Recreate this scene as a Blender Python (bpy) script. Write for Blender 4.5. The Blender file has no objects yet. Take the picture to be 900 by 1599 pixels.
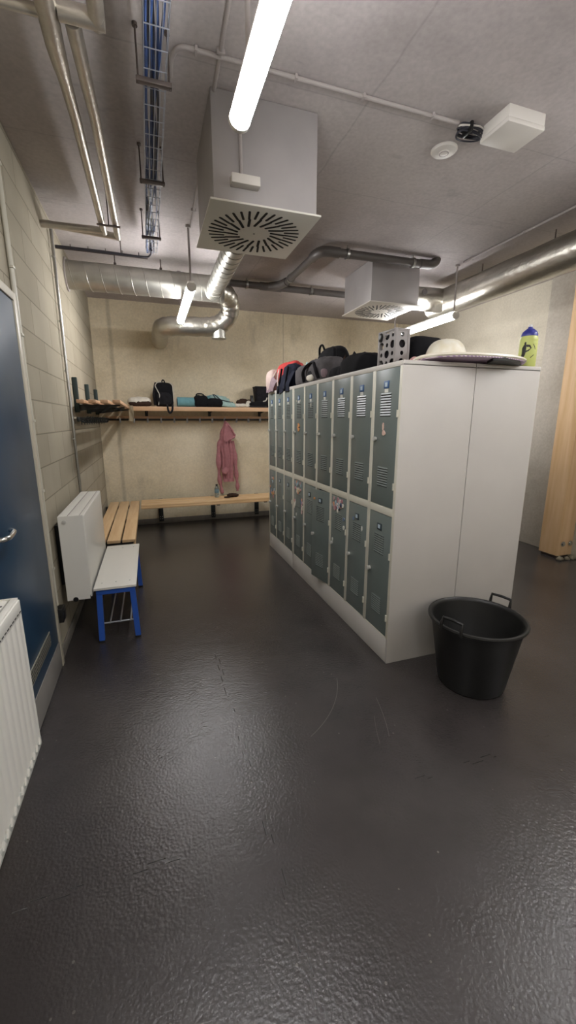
import bpy, bmesh, math, random
from mathutils import Vector, Matrix, noise
random.seed(7)
sc = bpy.context.scene
COL = sc.collection
PI = math.pi

# ------------------------------------------------------------------ colours and materials
def lin(h):
    h = h.lstrip('#')
    c = [int(h[i:i+2], 16)/255 for i in (0, 2, 4)]
    return tuple((x/12.92 if x <= .04045 else ((x+.055)/1.055)**2.4) for x in c) + (1.0,)

def mat(name, hexc, rough=.5, metal=0., var=0., scale=8., bump=0., bscale=60., spec=.5, trans=0., emis=None, estr=0., alpha=1., stretch=None, hex2=None):
    m = bpy.data.materials.new(name); m.use_nodes = True
    nt = m.node_tree; n = nt.nodes; l = nt.links
    b = n['Principled BSDF']
    b.inputs['Base Color'].default_value = lin(hexc)
    b.inputs['Roughness'].default_value = rough
    b.inputs['Metallic'].default_value = metal
    b.inputs['Specular IOR Level'].default_value = spec
    if trans: b.inputs['Transmission Weight'].default_value = trans
    if emis:
        b.inputs['Emission Color'].default_value = lin(emis); b.inputs['Emission Strength'].default_value = estr
    tc = n.new('ShaderNodeTexCoord')
    vec = tc.outputs['Object']
    if stretch:
        mp = n.new('ShaderNodeMapping'); mp.inputs['Scale'].default_value = stretch
        l.new(vec, mp.inputs['Vector']); vec = mp.outputs['Vector']
    if var or hex2:
        nz = n.new('ShaderNodeTexNoise'); nz.inputs['Scale'].default_value = scale; nz.inputs['Detail'].default_value = 6
        l.new(vec, nz.inputs['Vector'])
        cr = n.new('ShaderNodeValToRGB')
        c = lin(hexc)
        lo = lin(hex2) if hex2 else tuple(max(0, x*(1-var)) for x in c[:3]) + (1,)
        hi = c if hex2 else tuple(min(1, x*(1+var)) for x in c[:3]) + (1,)
        cr.color_ramp.elements[0].position = .32; cr.color_ramp.elements[0].color = lo
        cr.color_ramp.elements[1].position = .68; cr.color_ramp.elements[1].color = hi
        l.new(nz.outputs['Fac'], cr.inputs['Fac']); l.new(cr.outputs['Color'], b.inputs['Base Color'])
    if bump:
        nb = n.new('ShaderNodeTexNoise'); nb.inputs['Scale'].default_value = bscale; nb.inputs['Detail'].default_value = 5
        l.new(vec, nb.inputs['Vector'])
        bp = n.new('ShaderNodeBump'); bp.inputs['Strength'].default_value = bump; bp.inputs['Distance'].default_value = .01
        l.new(nb.outputs['Fac'], bp.inputs['Height']); l.new(bp.outputs['Normal'], b.inputs['Normal'])
    return m

def nodes_of(m): return m.node_tree.nodes, m.node_tree.links, m.node_tree.nodes['Principled BSDF']

def math_node(n, l, op, a, b=None, clamp=False):
    k = n.new('ShaderNodeMath'); k.operation = op; k.use_clamp = clamp
    for i, v in enumerate((a, b)):
        if v is None: continue
        if isinstance(v, (int, float)): k.inputs[i].default_value = v
        else: l.new(v, k.inputs[i])
    return k.outputs[0]

def concrete(name, base, dark, light, seams_x=(), seams_y=(), seam_dark=.75, scale=1.2, axis_x='X', axis_y='Y', rough=.8, streak=None):
    """Poured concrete: cloudy tone, pores, faint formwork seams that stay put in the slab."""
    m = bpy.data.materials.new(name); m.use_nodes = True
    n, l, b = nodes_of(m)
    b.inputs['Roughness'].default_value = rough; b.inputs['Specular IOR Level'].default_value = .3
    tc = n.new('ShaderNodeTexCoord'); vec = tc.outputs['Object']
    nz = n.new('ShaderNodeTexNoise'); nz.inputs['Scale'].default_value = scale; nz.inputs['Detail'].default_value = 9; nz.inputs['Roughness'].default_value = .6
    l.new(vec, nz.inputs['Vector'])
    cr = n.new('ShaderNodeValToRGB'); e = cr.color_ramp.elements
    e[0].position = .28; e[0].color = lin(dark); e[1].position = .74; e[1].color = lin(light)
    k = e.new(.5); k.color = lin(base)
    l.new(nz.outputs['Fac'], cr.inputs['Fac'])
    col = cr.outputs['Color']
    # fine speckle
    n2 = n.new('ShaderNodeTexNoise'); n2.inputs['Scale'].default_value = 45; n2.inputs['Detail'].default_value = 4
    l.new(vec, n2.inputs['Vector'])
    f = math_node(n, l, 'MULTIPLY_ADD', n2.outputs['Fac'], .36); f.node.inputs[2].default_value = .82
    mx = n.new('ShaderNodeMix'); mx.data_type = 'RGBA'; mx.blend_type = 'MULTIPLY'; mx.inputs[0].default_value = 1
    l.new(col, mx.inputs[6]); l.new(f, mx.inputs[7]); col = mx.outputs[2]
    sp = n.new('ShaderNodeSeparateXYZ'); l.new(vec, sp.inputs[0])
    if streak:
        mp = n.new('ShaderNodeMapping'); mp.inputs['Scale'].default_value = streak; l.new(vec, mp.inputs['Vector'])
        n4 = n.new('ShaderNodeTexNoise'); n4.inputs['Scale'].default_value = 1; n4.inputs['Detail'].default_value = 7; n4.inputs['Roughness'].default_value = .65
        l.new(mp.outputs['Vector'], n4.inputs['Vector'])
        r4 = n.new('ShaderNodeMapRange'); r4.inputs['From Min'].default_value = .60; r4.inputs['From Max'].default_value = .74; r4.inputs['To Min'].default_value = 1; r4.inputs['To Max'].default_value = .72
        l.new(n4.outputs['Fac'], r4.inputs['Value'])
        m4 = n.new('ShaderNodeMix'); m4.data_type = 'RGBA'; m4.blend_type = 'MULTIPLY'; m4.inputs[0].default_value = 1
        l.new(col, m4.inputs[6]); l.new(r4.outputs[0], m4.inputs[7]); col = m4.outputs[2]
    # wobble for the seams
    wn = n.new('ShaderNodeTexNoise'); wn.inputs['Scale'].default_value = 6; l.new(vec, wn.inputs['Vector'])
    wob = math_node(n, l, 'MULTIPLY', math_node(n, l, 'SUBTRACT', wn.outputs['Fac'], .5), .02)
    for ax, pos in [(axis_x, s) for s in seams_x] + [(axis_y, s) for s in seams_y]:
        p, w, dk = pos if isinstance(pos, tuple) else (pos, .006, seam_dark)
        d = math_node(n, l, 'ABSOLUTE', math_node(n, l, 'ADD', math_node(n, l, 'SUBTRACT', sp.outputs[ax], p), wob))
        mr = n.new('ShaderNodeMapRange'); mr.inputs['From Min'].default_value = w*.3; mr.inputs['From Max'].default_value = w
        mr.inputs['To Min'].default_value = dk; mr.inputs['To Max'].default_value = 1
        l.new(d, mr.inputs['Value'])
        mm = n.new('ShaderNodeMix'); mm.data_type = 'RGBA'; mm.blend_type = 'MULTIPLY'; mm.inputs[0].default_value = 1
        l.new(col, mm.inputs[6]); l.new(mr.outputs[0], mm.inputs[7]); col = mm.outputs[2]
    l.new(col, b.inputs['Base Color'])
    nb = n.new('ShaderNodeTexNoise'); nb.inputs['Scale'].default_value = 30; nb.inputs['Detail'].default_value = 8
    l.new(vec, nb.inputs['Vector'])
    bp = n.new('ShaderNodeBump'); bp.inputs['Strength'].default_value = .12; bp.inputs['Distance'].default_value = .01
    l.new(nb.outputs['Fac'], bp.inputs['Height']); l.new(bp.outputs['Normal'], b.inputs['Normal'])
    return m

M = {}
M['ceiling'] = concrete('ceiling_concrete', '#b3acaa', '#9e9795', '#c0bab7', seams_x=[(1.15, .008, .86), (2.45, .008, .86)], seams_y=[(1.45, .006, .8), (2.2, .006, .85), (2.95, .006, .85), (3.7, .006, .85)], scale=.9, streak=(1.6, 5.5, 1))
M['wall_back'] = concrete('wall_back_concrete', '#d8ccb1', '#c4b799', '#e2d8c0', seams_x=[(-.405, .035, .74), (2.01, .007, .6), (4.0, .007, .7)], scale=1.4, streak=(2.2, 1, .9))
M['wall_right'] = concrete('wall_right_concrete', '#bcb5a4', '#aba392', '#c7c0b0', seams_x=[], seams_y=[(2.05, .006, .8), (2.2, .01, .92)], axis_y='Z', scale=1.2)
M['column'] = concrete('column_concrete', '#aea79b', '#9d968a', '#b9b2a6', scale=2)
M['skirting'] = mat('skirting_grey', '#6f6a62', .6, var=.12, scale=14)

def block_material():
    m = bpy.data.materials.new('concrete_block'); m.use_nodes = True
    n, l, b = nodes_of(m)
    b.inputs['Roughness'].default_value = .85; b.inputs['Specular IOR Level'].default_value = .3
    tc = n.new('ShaderNodeTexCoord'); sp = n.new('ShaderNodeSeparateXYZ'); l.new(tc.outputs['Object'], sp.inputs[0])
    cb = n.new('ShaderNodeCombineXYZ')
    l.new(math_node(n, l, 'ADD', sp.outputs['Y'], 4.18), cb.inputs['X'])
    l.new(math_node(n, l, 'ADD', sp.outputs['Z'], -.02 + .4), cb.inputs['Y'])
    bt = n.new('ShaderNodeTexBrick'); bt.offset = .5
    bt.inputs['Scale'].default_value = 1; bt.inputs['Brick Width'].default_value = .5; bt.inputs['Row Height'].default_value = .2
    bt.inputs['Mortar Size'].default_value = .004; bt.inputs['Mortar Smooth'].default_value = .2; bt.inputs['Bias'].default_value = 0
    bt.inputs['Color1'].default_value = lin('#a29a88'); bt.inputs['Color2'].default_value = lin('#978f7d'); bt.inputs['Mortar'].default_value = lin('#7c7564')
    l.new(cb.outputs[0], bt.inputs['Vector'])
    nz = n.new('ShaderNodeTexNoise'); nz.inputs['Scale'].default_value = 2.2; nz.inputs['Detail'].default_value = 9; l.new(tc.outputs['Object'], nz.inputs['Vector'])
    f = math_node(n, l, 'MULTIPLY_ADD', nz.outputs['Fac'], .5); f.node.inputs[2].default_value = .75
    mx = n.new('ShaderNodeMix'); mx.data_type = 'RGBA'; mx.blend_type = 'MULTIPLY'; mx.inputs[0].default_value = 1
    l.new(bt.outputs['Color'], mx.inputs[6]); l.new(f, mx.inputs[7]); l.new(mx.outputs[2], b.inputs['Base Color'])
    nb = n.new('ShaderNodeTexNoise'); nb.inputs['Scale'].default_value = 70; nb.inputs['Detail'].default_value = 6; l.new(tc.outputs['Object'], nb.inputs['Vector'])
    hh = math_node(n, l, 'SUBTRACT', math_node(n, l, 'MULTIPLY', nb.outputs['Fac'], .25), bt.outputs['Fac'])
    bp = n.new('ShaderNodeBump'); bp.inputs['Strength'].default_value = .5; bp.inputs['Distance'].default_value = .006
    l.new(hh, bp.inputs['Height']); l.new(bp.outputs['Normal'], b.inputs['Normal'])
    return m
M['block'] = block_material()

def floor_material():
    """Black rubber tiles with a hammered surface, flecks, jagged puzzle seams and a few pale scuffs."""
    m = bpy.data.materials.new('black_rubber_floor'); m.use_nodes = True
    n, l, b = nodes_of(m)
    tc = n.new('ShaderNodeTexCoord'); vec = tc.outputs['Object']
    sp = n.new('ShaderNodeSeparateXYZ'); l.new(vec, sp.inputs[0])
    nz = n.new('ShaderNodeTexNoise'); nz.inputs['Scale'].default_value = 2.5; nz.inputs['Detail'].default_value = 8; l.new(vec, nz.inputs['Vector'])
    cr = n.new('ShaderNodeValToRGB'); e = cr.color_ramp.elements
    e[0].position = .3; e[0].color = lin('#332f2f'); e[1].position = .7; e[1].color = lin('#3f3b3a')
    l.new(nz.outputs['Fac'], cr.inputs['Fac']); col = cr.outputs['Color']
    # flecks
    vo = n.new('ShaderNodeTexVoronoi'); vo.inputs['Scale'].default_value = 55; l.new(vec, vo.inputs['Vector'])
    vr = n.new('ShaderNodeSeparateColor'); l.new(vo.outputs['Color'], vr.inputs[0])
    fl = math_node(n, l, 'MULTIPLY', math_node(n, l, 'GREATER_THAN', vr.outputs[0], .985), math_node(n, l, 'LESS_THAN', vo.outputs['Distance'], .22))
    fl = math_node(n, l, 'MULTIPLY', fl, .5)
    mx = n.new('ShaderNodeMix'); mx.data_type = 'RGBA'; l.new(fl, mx.inputs[0]); l.new(col, mx.inputs[6]); mx.inputs[7].default_value = lin('#6f6a64'); col = mx.outputs[2]
    # jagged seams of interlocking tiles
    def jag(c_along, c_across, pos, w, phase, thr):
        tri = math_node(n, l, 'PINGPONG', math_node(n, l, 'ADD', c_along, phase), .06)
        stp = math_node(n, l, 'SNAP', tri, .03)
        d = math_node(n, l, 'ABSOLUTE', math_node(n, l, 'SUBTRACT', math_node(n, l, 'SUBTRACT', c_across, pos), math_node(n, l, 'MULTIPLY', math_node(n, l, 'SUBTRACT', stp, .02), .6)))
        on = math_node(n, l, 'LESS_THAN', d, w)
        bn = n.new('ShaderNodeTexNoise'); bn.inputs['Scale'].default_value = 5.5; l.new(vec, bn.inputs['Vector'])
        return math_node(n, l, 'MULTIPLY', on, math_node(n, l, 'GREATER_THAN', bn.outputs['Fac'], thr))
    s = None
    for args in [(sp.outputs['Y'], sp.outputs['X'], .32, .0020, .0, .46), (sp.outputs['X'], sp.outputs['Y'], 1.20, .0013, .02, .56), (sp.outputs['X'], sp.outputs['Y'], 2.42, .0015, .04, .54), (sp.outputs['Y'], sp.outputs['X'], 1.52, .0013, .03, .6)]:
        j = jag(*args); s = j if s is None else math_node(n, l, 'MAXIMUM', s, j)
    mx = n.new('ShaderNodeMix'); mx.data_type = 'RGBA'; l.new(math_node(n, l, 'MULTIPLY', s, .6), mx.inputs[0]); l.new(col, mx.inputs[6]); mx.inputs[7].default_value = lin('#0c0a0a'); col = mx.outputs[2]
    # pale scuff arcs: circles (cx, cy, r) limited to a stretch in Y
    for cx, cy, r, y0, y1, w, a in [(.30, 2.18, .70, 1.57, 1.95, .0014, .24), (-.35, 2.03, 1.475, 1.45, 1.72, .0012, .24), (2.1, 1.05, 1.22, 1.42, 1.6, .0012, .14)]:
        dx = math_node(n, l, 'SUBTRACT', sp.outputs['X'], cx); dy = math_node(n, l, 'SUBTRACT', sp.outputs['Y'], cy)
        rr = math_node(n, l, 'SQRT', math_node(n, l, 'ADD', math_node(n, l, 'MULTIPLY', dx, dx), math_node(n, l, 'MULTIPLY', dy, dy)))
        on = math_node(n, l, 'LESS_THAN', math_node(n, l, 'ABSOLUTE', math_node(n, l, 'SUBTRACT', rr, r)), w)
        on = math_node(n, l, 'MULTIPLY', on, math_node(n, l, 'GREATER_THAN', sp.outputs['Y'], y0))
        on = math_node(n, l, 'MULTIPLY', on, math_node(n, l, 'LESS_THAN', sp.outputs['Y'], y1))
        on = math_node(n, l, 'MULTIPLY', on, math_node(n, l, 'GREATER_THAN', dx, 0) if cx < 1 else math_node(n, l, 'LESS_THAN', dx, 0))
        mx = n.new('ShaderNodeMix'); mx.data_type = 'RGBA'; l.new(math_node(n, l, 'MULTIPLY', on, a), mx.inputs[0]); l.new(col, mx.inputs[6]); mx.inputs[7].default_value = lin('#8c8680'); col = mx.outputs[2]
    l.new(col, b.inputs['Base Color'])
    b.inputs['Roughness'].default_value = .22; b.inputs['Specular IOR Level'].default_value = .75
    # hammered relief
    v2 = n.new('ShaderNodeTexVoronoi'); v2.inputs['Scale'].default_value = 105; v2.feature = 'SMOOTH_F1'; l.new(vec, v2.inputs['Vector'])
    n3 = n.new('ShaderNodeTexNoise'); n3.inputs['Scale'].default_value = 120; n3.inputs['Detail'].default_value = 5; n3.inputs['Roughness'].default_value = .7; l.new(vec, n3.inputs['Vector'])
    h = math_node(n, l, 'ADD', v2.outputs['Distance'], n3.outputs['Fac'])
    h = math_node(n, l, 'SUBTRACT', h, s)
    bp = n.new('ShaderNodeBump'); bp.inputs['Strength'].default_value = .32; bp.inputs['Distance'].default_value = .003
    l.new(h, bp.inputs['Height']); l.new(bp.outputs['Normal'], b.inputs['Normal'])
    return m
M['floor'] = floor_material()

def wood(name, a, bb, stretch, rough=.45):
    m = mat(name, a, rough, hex2=bb, scale=3.2, stretch=stretch, bump=.05, bscale=20)
    return m
M['beech_y'] = wood('beech_slat', '#dcbd92', '#cfab7e', (9, .7, 9))
M['beech_x'] = wood('beech_board', '#dfbf93', '#d1ad7f', (.7, 9, 9))
M['shelf_y'] = wood('shelf_slat_wood', '#cba684', '#b99170', (9, .7, 9))
M['shelf_x'] = wood('shelf_board_wood', '#d8b490', '#c8a07a', (.7, 9, 9))
M['pine'] = wood('glulam_pine', '#d9b991', '#c9a477', (7, 7, .5), .6)
M['white_paint'] = mat('white_powder_coat', '#d8d5cc', .38, bump=.03, bscale=180)
M['locker_white'] = mat('locker_offwhite', '#c6c2bc', .42, var=.03, scale=3, bump=.03, bscale=140)
M['locker_frame'] = mat('locker_frame_cream', '#cfccbe', .42)
M['locker_door'] = mat('locker_door_slate', '#6a7472', .36, var=.05, scale=5, bump=.02, bscale=120)
M['locker_shade'] = mat('locker_gap_shade', '#3a3f3e', .7)
M['radiator'] = mat('radiator_white', '#d9d7cf', .35)
M['radiator_shade'] = mat('radiator_edge_shade', '#b3b5ae', .4)
M['blue_steel'] = mat('blue_powder_coat', '#2b57ae', .38, bump=.02, bscale=150)
M['door_blue'] = mat('door_dark_blue', '#16364f', .36, var=.1, scale=2.5)
M['steel'] = mat('brushed_steel', '#a9a8a4', .32, 1., var=.08, scale=6, stretch=(1, 1, 20))
M['kick'] = mat('kick_plate_steel', '#8a8680', .45, .2, var=.1, scale=5)
M['chrome'] = mat('satin_chrome', '#cfcfcc', .2, 1.)
M['knob'] = mat('bright_knob', '#c9c8c2', .3, .25)
M['galv'] = mat('galvanised_duct', '#a9a79f', .4, .9, var=.14, scale=7, bump=.04, bscale=12)
M['galv_box'] = mat('galvanised_plenum', '#a5a1a0', .5, .3, var=.08, scale=3)
M['foil'] = mat('aluminium_foil_wrap', '#c2bfb6', .34, 1., var=.08, scale=9, bump=.55, bscale=22)
M['jacket_alu'] = mat('aluminium_pipe_jacket', '#b6b0a6', .36, .9, var=.12, scale=14, bump=.25, bscale=40)
M['plastic_black'] = mat('black_plastic', '#131313', .42, bump=.04, bscale=200)
M['tub'] = mat('black_rubber_tub', '#191918', .45, var=.2, scale=12, bump=.04, bscale=90)
M['black_steel'] = mat('black_steel_bracket', '#151a1b', .45)
M['green_steel'] = mat('dark_green_steel', '#20302f', .45)
M['grey_pipe'] = mat('grey_drain_pipe', '#55504d', .45, var=.1, scale=6)
M['white_plastic'] = mat('white_plastic', '#d6d2cb', .4)
M['grey_plastic'] = mat('grey_conduit', '#a39c99', .5)
M['conduit'] = mat('beige_conduit', '#b7b3a4', .35)
M['slot'] = mat('dark_slot_and_shade', '#1d1b1a', .8)
M['cable_blue'] = mat('blue_cable', '#2f4675', .45, var=.25, scale=20)
M['cable_dark'] = mat('dark_cable', '#2b2b34', .5)
M['wire'] = mat('zinc_wire', '#b5b9c2', .35, .8)
M['rust'] = mat('zinc_rod', '#5d5450', .5, .6)
M['lamp_glow'] = mat('lamp_diffuser', '#ffffff', .4, emis='#fff6e4', estr=LAMP if 'LAMP' in globals() else 20)
def fabric(name, c, var=.15, rough=.9, sc_=25): return mat(name, c, rough, var=var, scale=sc_, bump=.25, bscale=220, spec=.2)
M['fab_black'] = fabric('black_nylon', '#17171a')
M['fab_black2'] = fabric('black_mesh_cloth', '#201f22', .3)
M['fab_char'] = fabric('charcoal_nylon', '#565355')
M['fab_navy'] = fabric('navy_cloth', '#1f2230')
M['fab_red'] = fabric('red_cloth', '#b3413f')
M['fab_pale'] = fabric('pale_pink_cloth', '#cdb9b1', .06)
M['fab_mauve'] = fabric('mauve_cloth', '#8c7a80')
M['fab_pink'] = fabric('dusty_pink_cotton', '#a97478', .12)
M['fab_pinklight'] = fabric('light_pink_cloth', '#d3a6a2', .08)
M['fab_white'] = fabric('white_cotton', '#d7d2c6', .06)
M['fab_teal'] = fabric('teal_foam', '#6f9ea6', .08)
M['fab_teal2'] = fabric('pale_teal_towel', '#9db7b2', .12)
M['fab_brown'] = fabric('dark_brown_cloth', '#3a2a22')
M['fab_beige'] = fabric('beige_cloth', '#8d8069')
M['piping'] = mat('reflective_piping', '#c9c6bd', .4)
M['crate'] = mat('grey_crate_plastic', '#8a8583', .5)
M['cap_pale'] = mat('pale_patterned_cap', '#e9e6da', .45, hex2='#d8cfb4', scale=18)
M['board_white'] = mat('cream_board', '#d9d2c2', .35)
def stripe(name, a, b_, sx):
    m = bpy.data.materials.new(name); m.use_nodes = True
    n, l, b = nodes_of(m)
    tc = n.new('ShaderNodeTexCoord'); w = n.new('ShaderNodeTexWave'); w.inputs['Scale'].default_value = sx; w.inputs['Distortion'].default_value = .6
    w.bands_direction = 'DIAGONAL'
    l.new(tc.outputs['Object'], w.inputs['Vector'])
    cr = n.new('ShaderNodeValToRGB'); e = cr.color_ramp.elements
    e[0].position = .42; e[0].color = lin(a); e[1].position = .58; e[1].color = lin(b_)
    l.new(w.outputs['Fac'], cr.inputs['Fac']); l.new(cr.outputs['Color'], b.inputs['Base Color']); b.inputs['Roughness'].default_value = .4
    return m
M['board_purple'] = stripe('purple_striped_underside', '#b48bc0', '#f0e2ea', 30)
M['bottle_green'] = mat('lime_bottle_plastic', '#c4cc78', .4, spec=.4)
M['bottle_blue'] = mat('blue_bottle_cap', '#30368a', .4)
M['bottle_white'] = mat('white_spout', '#dfe0df', .4)
M['ink'] = mat('black_print', '#16170f', .5)
M['water'] = mat('clear_bottle_plastic', '#c9d3d1', .12, trans=.85)
M['bottle_label'] = mat('blue_grey_label', '#6c8690', .5)
M['plate_blue'] = mat('number_plate_blue', '#41618f', .4)
M['plate_white'] = mat('number_plate_white', '#b9cbd8', .4)
M['plate_dark'] = mat('number_plate_dark', '#39464d', .4)
M['paper'] = mat('paper_label', '#d3d3cb', .6)
for i, c in enumerate(['#c9a0a2', '#d7c4c0', '#9fb3bd', '#d49a7b', '#b7838a', '#e2ddd2', '#6d7f9a', '#c7b06f']):
    M['st%d' % i] = mat('sticker_%d' % i, c, .5)
M['sticker_orange'] = mat('sticker_orange', '#d89a63', .5)
M['sticker_pink'] = mat('sticker_pale_pink', '#dcbcae', .5)
M['door_frame'] = mat('door_frame_beige', '#b6af9d', .4)
M['grille'] = mat('metal_grille', '#a8a698', .4, .6)
M['rubble'] = mat('mortar_rubble', '#77705f', .9, var=.3, scale=30, bump=.6, bscale=40)

# ------------------------------------------------------------------ mesh builder
class MB:
    def __init__(s): s.bm = bmesh.new()
    def _merge(s, other):
        me = bpy.data.meshes.new('tmp'); other.to_mesh(me); other.free(); s.bm.from_mesh(me); bpy.data.meshes.remove(me); return s
    def box(s, x0, x1, y0, y1, z0, z1, bev=0., rot=None, seg=2):
        b = bmesh.new(); bmesh.ops.create_cube(b, size=1)
        cx, cy, cz = (x0+x1)/2, (y0+y1)/2, (z0+z1)/2
        for v in b.verts: v.co = Vector((v.co.x*abs(x1-x0), v.co.y*abs(y1-y0), v.co.z*abs(z1-z0)))
        if bev: bmesh.ops.bevel(b, geom=b.edges[:], offset=bev, segments=seg, affect='EDGES', profile=.5)
        if rot is not None: bmesh.ops.transform(b, matrix=rot.to_4x4() if len(rot.row) == 3 else rot, verts=b.verts)
        bmesh.ops.translate(b, vec=(cx, cy, cz), verts=b.verts)
        return s._merge(b)
    def tube(s, pts, r, seg=12, caps=True, flat=None):
        """Swept tube through the points; r is a number or one radius per point."""
        P = [Vector(p) for p in pts]; R = r if isinstance(r, (list, tuple)) else [r]*len(P)
        b = bmesh.new(); rings = []; up = None
        for i, p in enumerate(P):
            t = (P[min(i+1, len(P)-1)] - P[max(i-1, 0)]).normalized()
            if up is None:
                up = Vector((0, 0, 1)) if abs(t.z) < .9 else Vector((0, 1, 0))
            a = t.cross(up)
            if a.length < 1e-4: a = t.orthogonal()
            a.normalize(); c = a.cross(t).normalized(); up = c
            fl = flat if flat else 1
            rings.append([b.verts.new(p + R[i]*(math.cos(2*PI*k/seg)*a + math.sin(2*PI*k/seg)*c*fl)) for k in range(seg)])
        for i in range(len(P)-1):
            for k in range(seg):
                b.faces.new((rings[i][k], rings[i][(k+1) % seg], rings[i+1][(k+1) % seg], rings[i+1][k]))
        if caps: b.faces.new(rings[0][::-1]); b.faces.new(rings[-1])
        bmesh.ops.recalc_face_normals(b, faces=b.faces)
        return s._merge(b)
    def cyl(s, p0, p1, r, seg=20): return s.tube([p0, p1], r, seg)
    def lathe(s, prof, c, seg=48, axis=None):
        b = bmesh.new(); rings = []
        for r, z in prof:
            rings.append([b.verts.new((r*math.cos(2*PI*k/seg), r*math.sin(2*PI*k/seg), z)) for k in range(seg)])
        for i in range(len(prof)-1):
            for k in range(seg):
                b.faces.new((rings[i][k], rings[i][(k+1) % seg], rings[i+1][(k+1) % seg], rings[i+1][k]))
        b.faces.new(rings[0][::-1]); b.faces.new(rings[-1])
        bmesh.ops.remove_doubles(b, verts=b.verts, dist=1e-5)
        bmesh.ops.recalc_face_normals(b, faces=b.faces)
        if axis is not None:
            bmesh.ops.transform(b, matrix=Vector((0, 0, 1)).rotation_difference(Vector(axis)).to_matrix().to_4x4(), verts=b.verts)
        bmesh.ops.translate(b, vec=c, verts=b.verts)
        return s._merge(b)
    def prism(s, poly, f0, f1, bev=0.):
        """poly: 2-D points; f0, f1 map a 2-D point to the two end faces."""
        b = bmesh.new(); A = [b.verts.new(f0(p)) for p in poly]; B = [b.verts.new(f1(p)) for p in poly]
        n = len(poly); b.faces.new(A); b.faces.new(B[::-1])
        for i in range(n): b.faces.new((A[i], B[i], B[(i+1) % n], A[(i+1) % n]))
        bmesh.ops.recalc_face_normals(b, faces=b.faces)
        if bev: bmesh.ops.bevel(b, geom=b.edges[:], offset=bev, segments=2, affect='EDGES')
        return s._merge(b)
    def grid(s, fn, nu, nv, thick=0., closed_u=False):
        b = bmesh.new()
        V = [[b.verts.new(fn(i/(nu if closed_u else nu-1), j/(nv-1))) for j in range(nv)] for i in range(nu)]
        for i in range(nu if closed_u else nu-1):
            for j in range(nv-1):
                b.faces.new((V[i][j], V[(i+1) % nu][j], V[(i+1) % nu][j+1], V[i][j+1]))
        bmesh.ops.recalc_face_normals(b, faces=b.faces)
        if thick: bmesh.ops.solidify(b, geom=b.faces[:], thickness=thick)
        return s._merge(b)
    def soft(s, c, size, e=.5, amp=.0, freq=6., rot=(0, 0, 0), floor=None, seed=0., nu=40, nv=24, taper=0., sag=0.):
        """Stuffed-cloth shape: a super-ellipsoid with wrinkles; floor flattens it where it rests."""
        b = bmesh.new(); R = Matrix.Rotation(rot[2], 3, 'Z') @ Matrix.Rotation(rot[1], 3, 'Y') @ Matrix.Rotation(rot[0], 3, 'X')
        sg = lambda v, p: math.copysign(abs(v)**p, v)
        rows = []
        for j in range(nv+1):
            ph = -PI/2 + PI*j/nv; row = []
            for i in range(nu):
                th = 2*PI*i/nu
                p = Vector((sg(math.cos(ph), e)*sg(math.cos(th), e), sg(math.cos(ph), e)*sg(math.sin(th), e), sg(math.sin(ph), e)))
                k = 1 - taper*(p.z+1)/2
                q = Vector((p.x*size[0]/2*k, p.y*size[1]/2*k, p.z*size[2]/2))
                if sag: q.z -= sag*(p.x*p.x)*(p.z > 0)*size[2]*.5
                if amp:
                    nn = noise.noise_vector(Vector((q.x*freq+seed, q.y*freq+3.1*seed, q.z*freq*.8)))
                    rid = 1 - abs(noise.noise(Vector((q.x*freq*1.7+seed*2, q.y*freq*1.7, q.z*freq*1.1+seed))))*2
                    d = p.normalized()
                    q += nn*amp + d*amp*.6*rid
                q = R @ q + Vector(c)
                if floor is not None and q.z < floor: q.z = floor + .001
                row.append(b.verts.new(q))
            rows.append(row)
        for j in range(nv):
            for i in range(nu):
                b.faces.new((rows[j][i], rows[j][(i+1) % nu], rows[j+1][(i+1) % nu], rows[j+1][i]))
        bmesh.ops.remove_doubles(b, verts=b.verts, dist=1e-5)
        bmesh.ops.recalc_face_normals(b, faces=b.faces)
        return s._merge(b)
    def build(s, name, m, parent=None, smooth=True, angle=38, local=False):
        me = bpy.data.meshes.new(name)
        if parent is not None and not local:
            o = Vector((0, 0, 0)); p = parent
            while p is not None: o += p.location; p = p.parent
            bmesh.ops.translate(s.bm, vec=-o, verts=s.bm.verts)
        s.bm.to_mesh(me); s.bm.free()
        if smooth:
            me.shade_smooth(); me.set_sharp_from_angle(angle=math.radians(angle))
        me.materials.append(M[m] if isinstance(m, str) else m)
        ob = bpy.data.objects.new(name, me); COL.objects.link(ob)
        if parent is not None: ob.parent = parent
        return ob

def catmull(pts, n=6):
    P = [Vector(p) for p in pts]; P = [2*P[0]-P[1]] + P + [2*P[-1]-P[-2]]; out = []
    for i in range(1, len(P)-2):
        for k in range(n):
            t = k/n; a, b, c, d = P[i-1:i+3]
            out.append(.5*((2*b) + (c-a)*t + (2*a-5*b+4*c-d)*t*t + (3*b-a-3*c+d)*t**3))
    out.append(P[-2]); return out

def thing(name, label, cat, loc=(0, 0, 0), group=None):
    o = bpy.data.objects.new(name, None); o.empty_display_size = .05; COL.objects.link(o); o.location = loc
    o['label'] = label; o['category'] = cat
    if group: o['group'] = group
    return o
def tag(o, label, cat, group=None):
    o['label'] = label; o['category'] = cat
    if group: o['group'] = group
    return o
def struct(o, label=None, cat=None):
    o['kind'] = 'structure'
    if label: o['label'] = label
    if cat: o['category'] = cat
    return o
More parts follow.
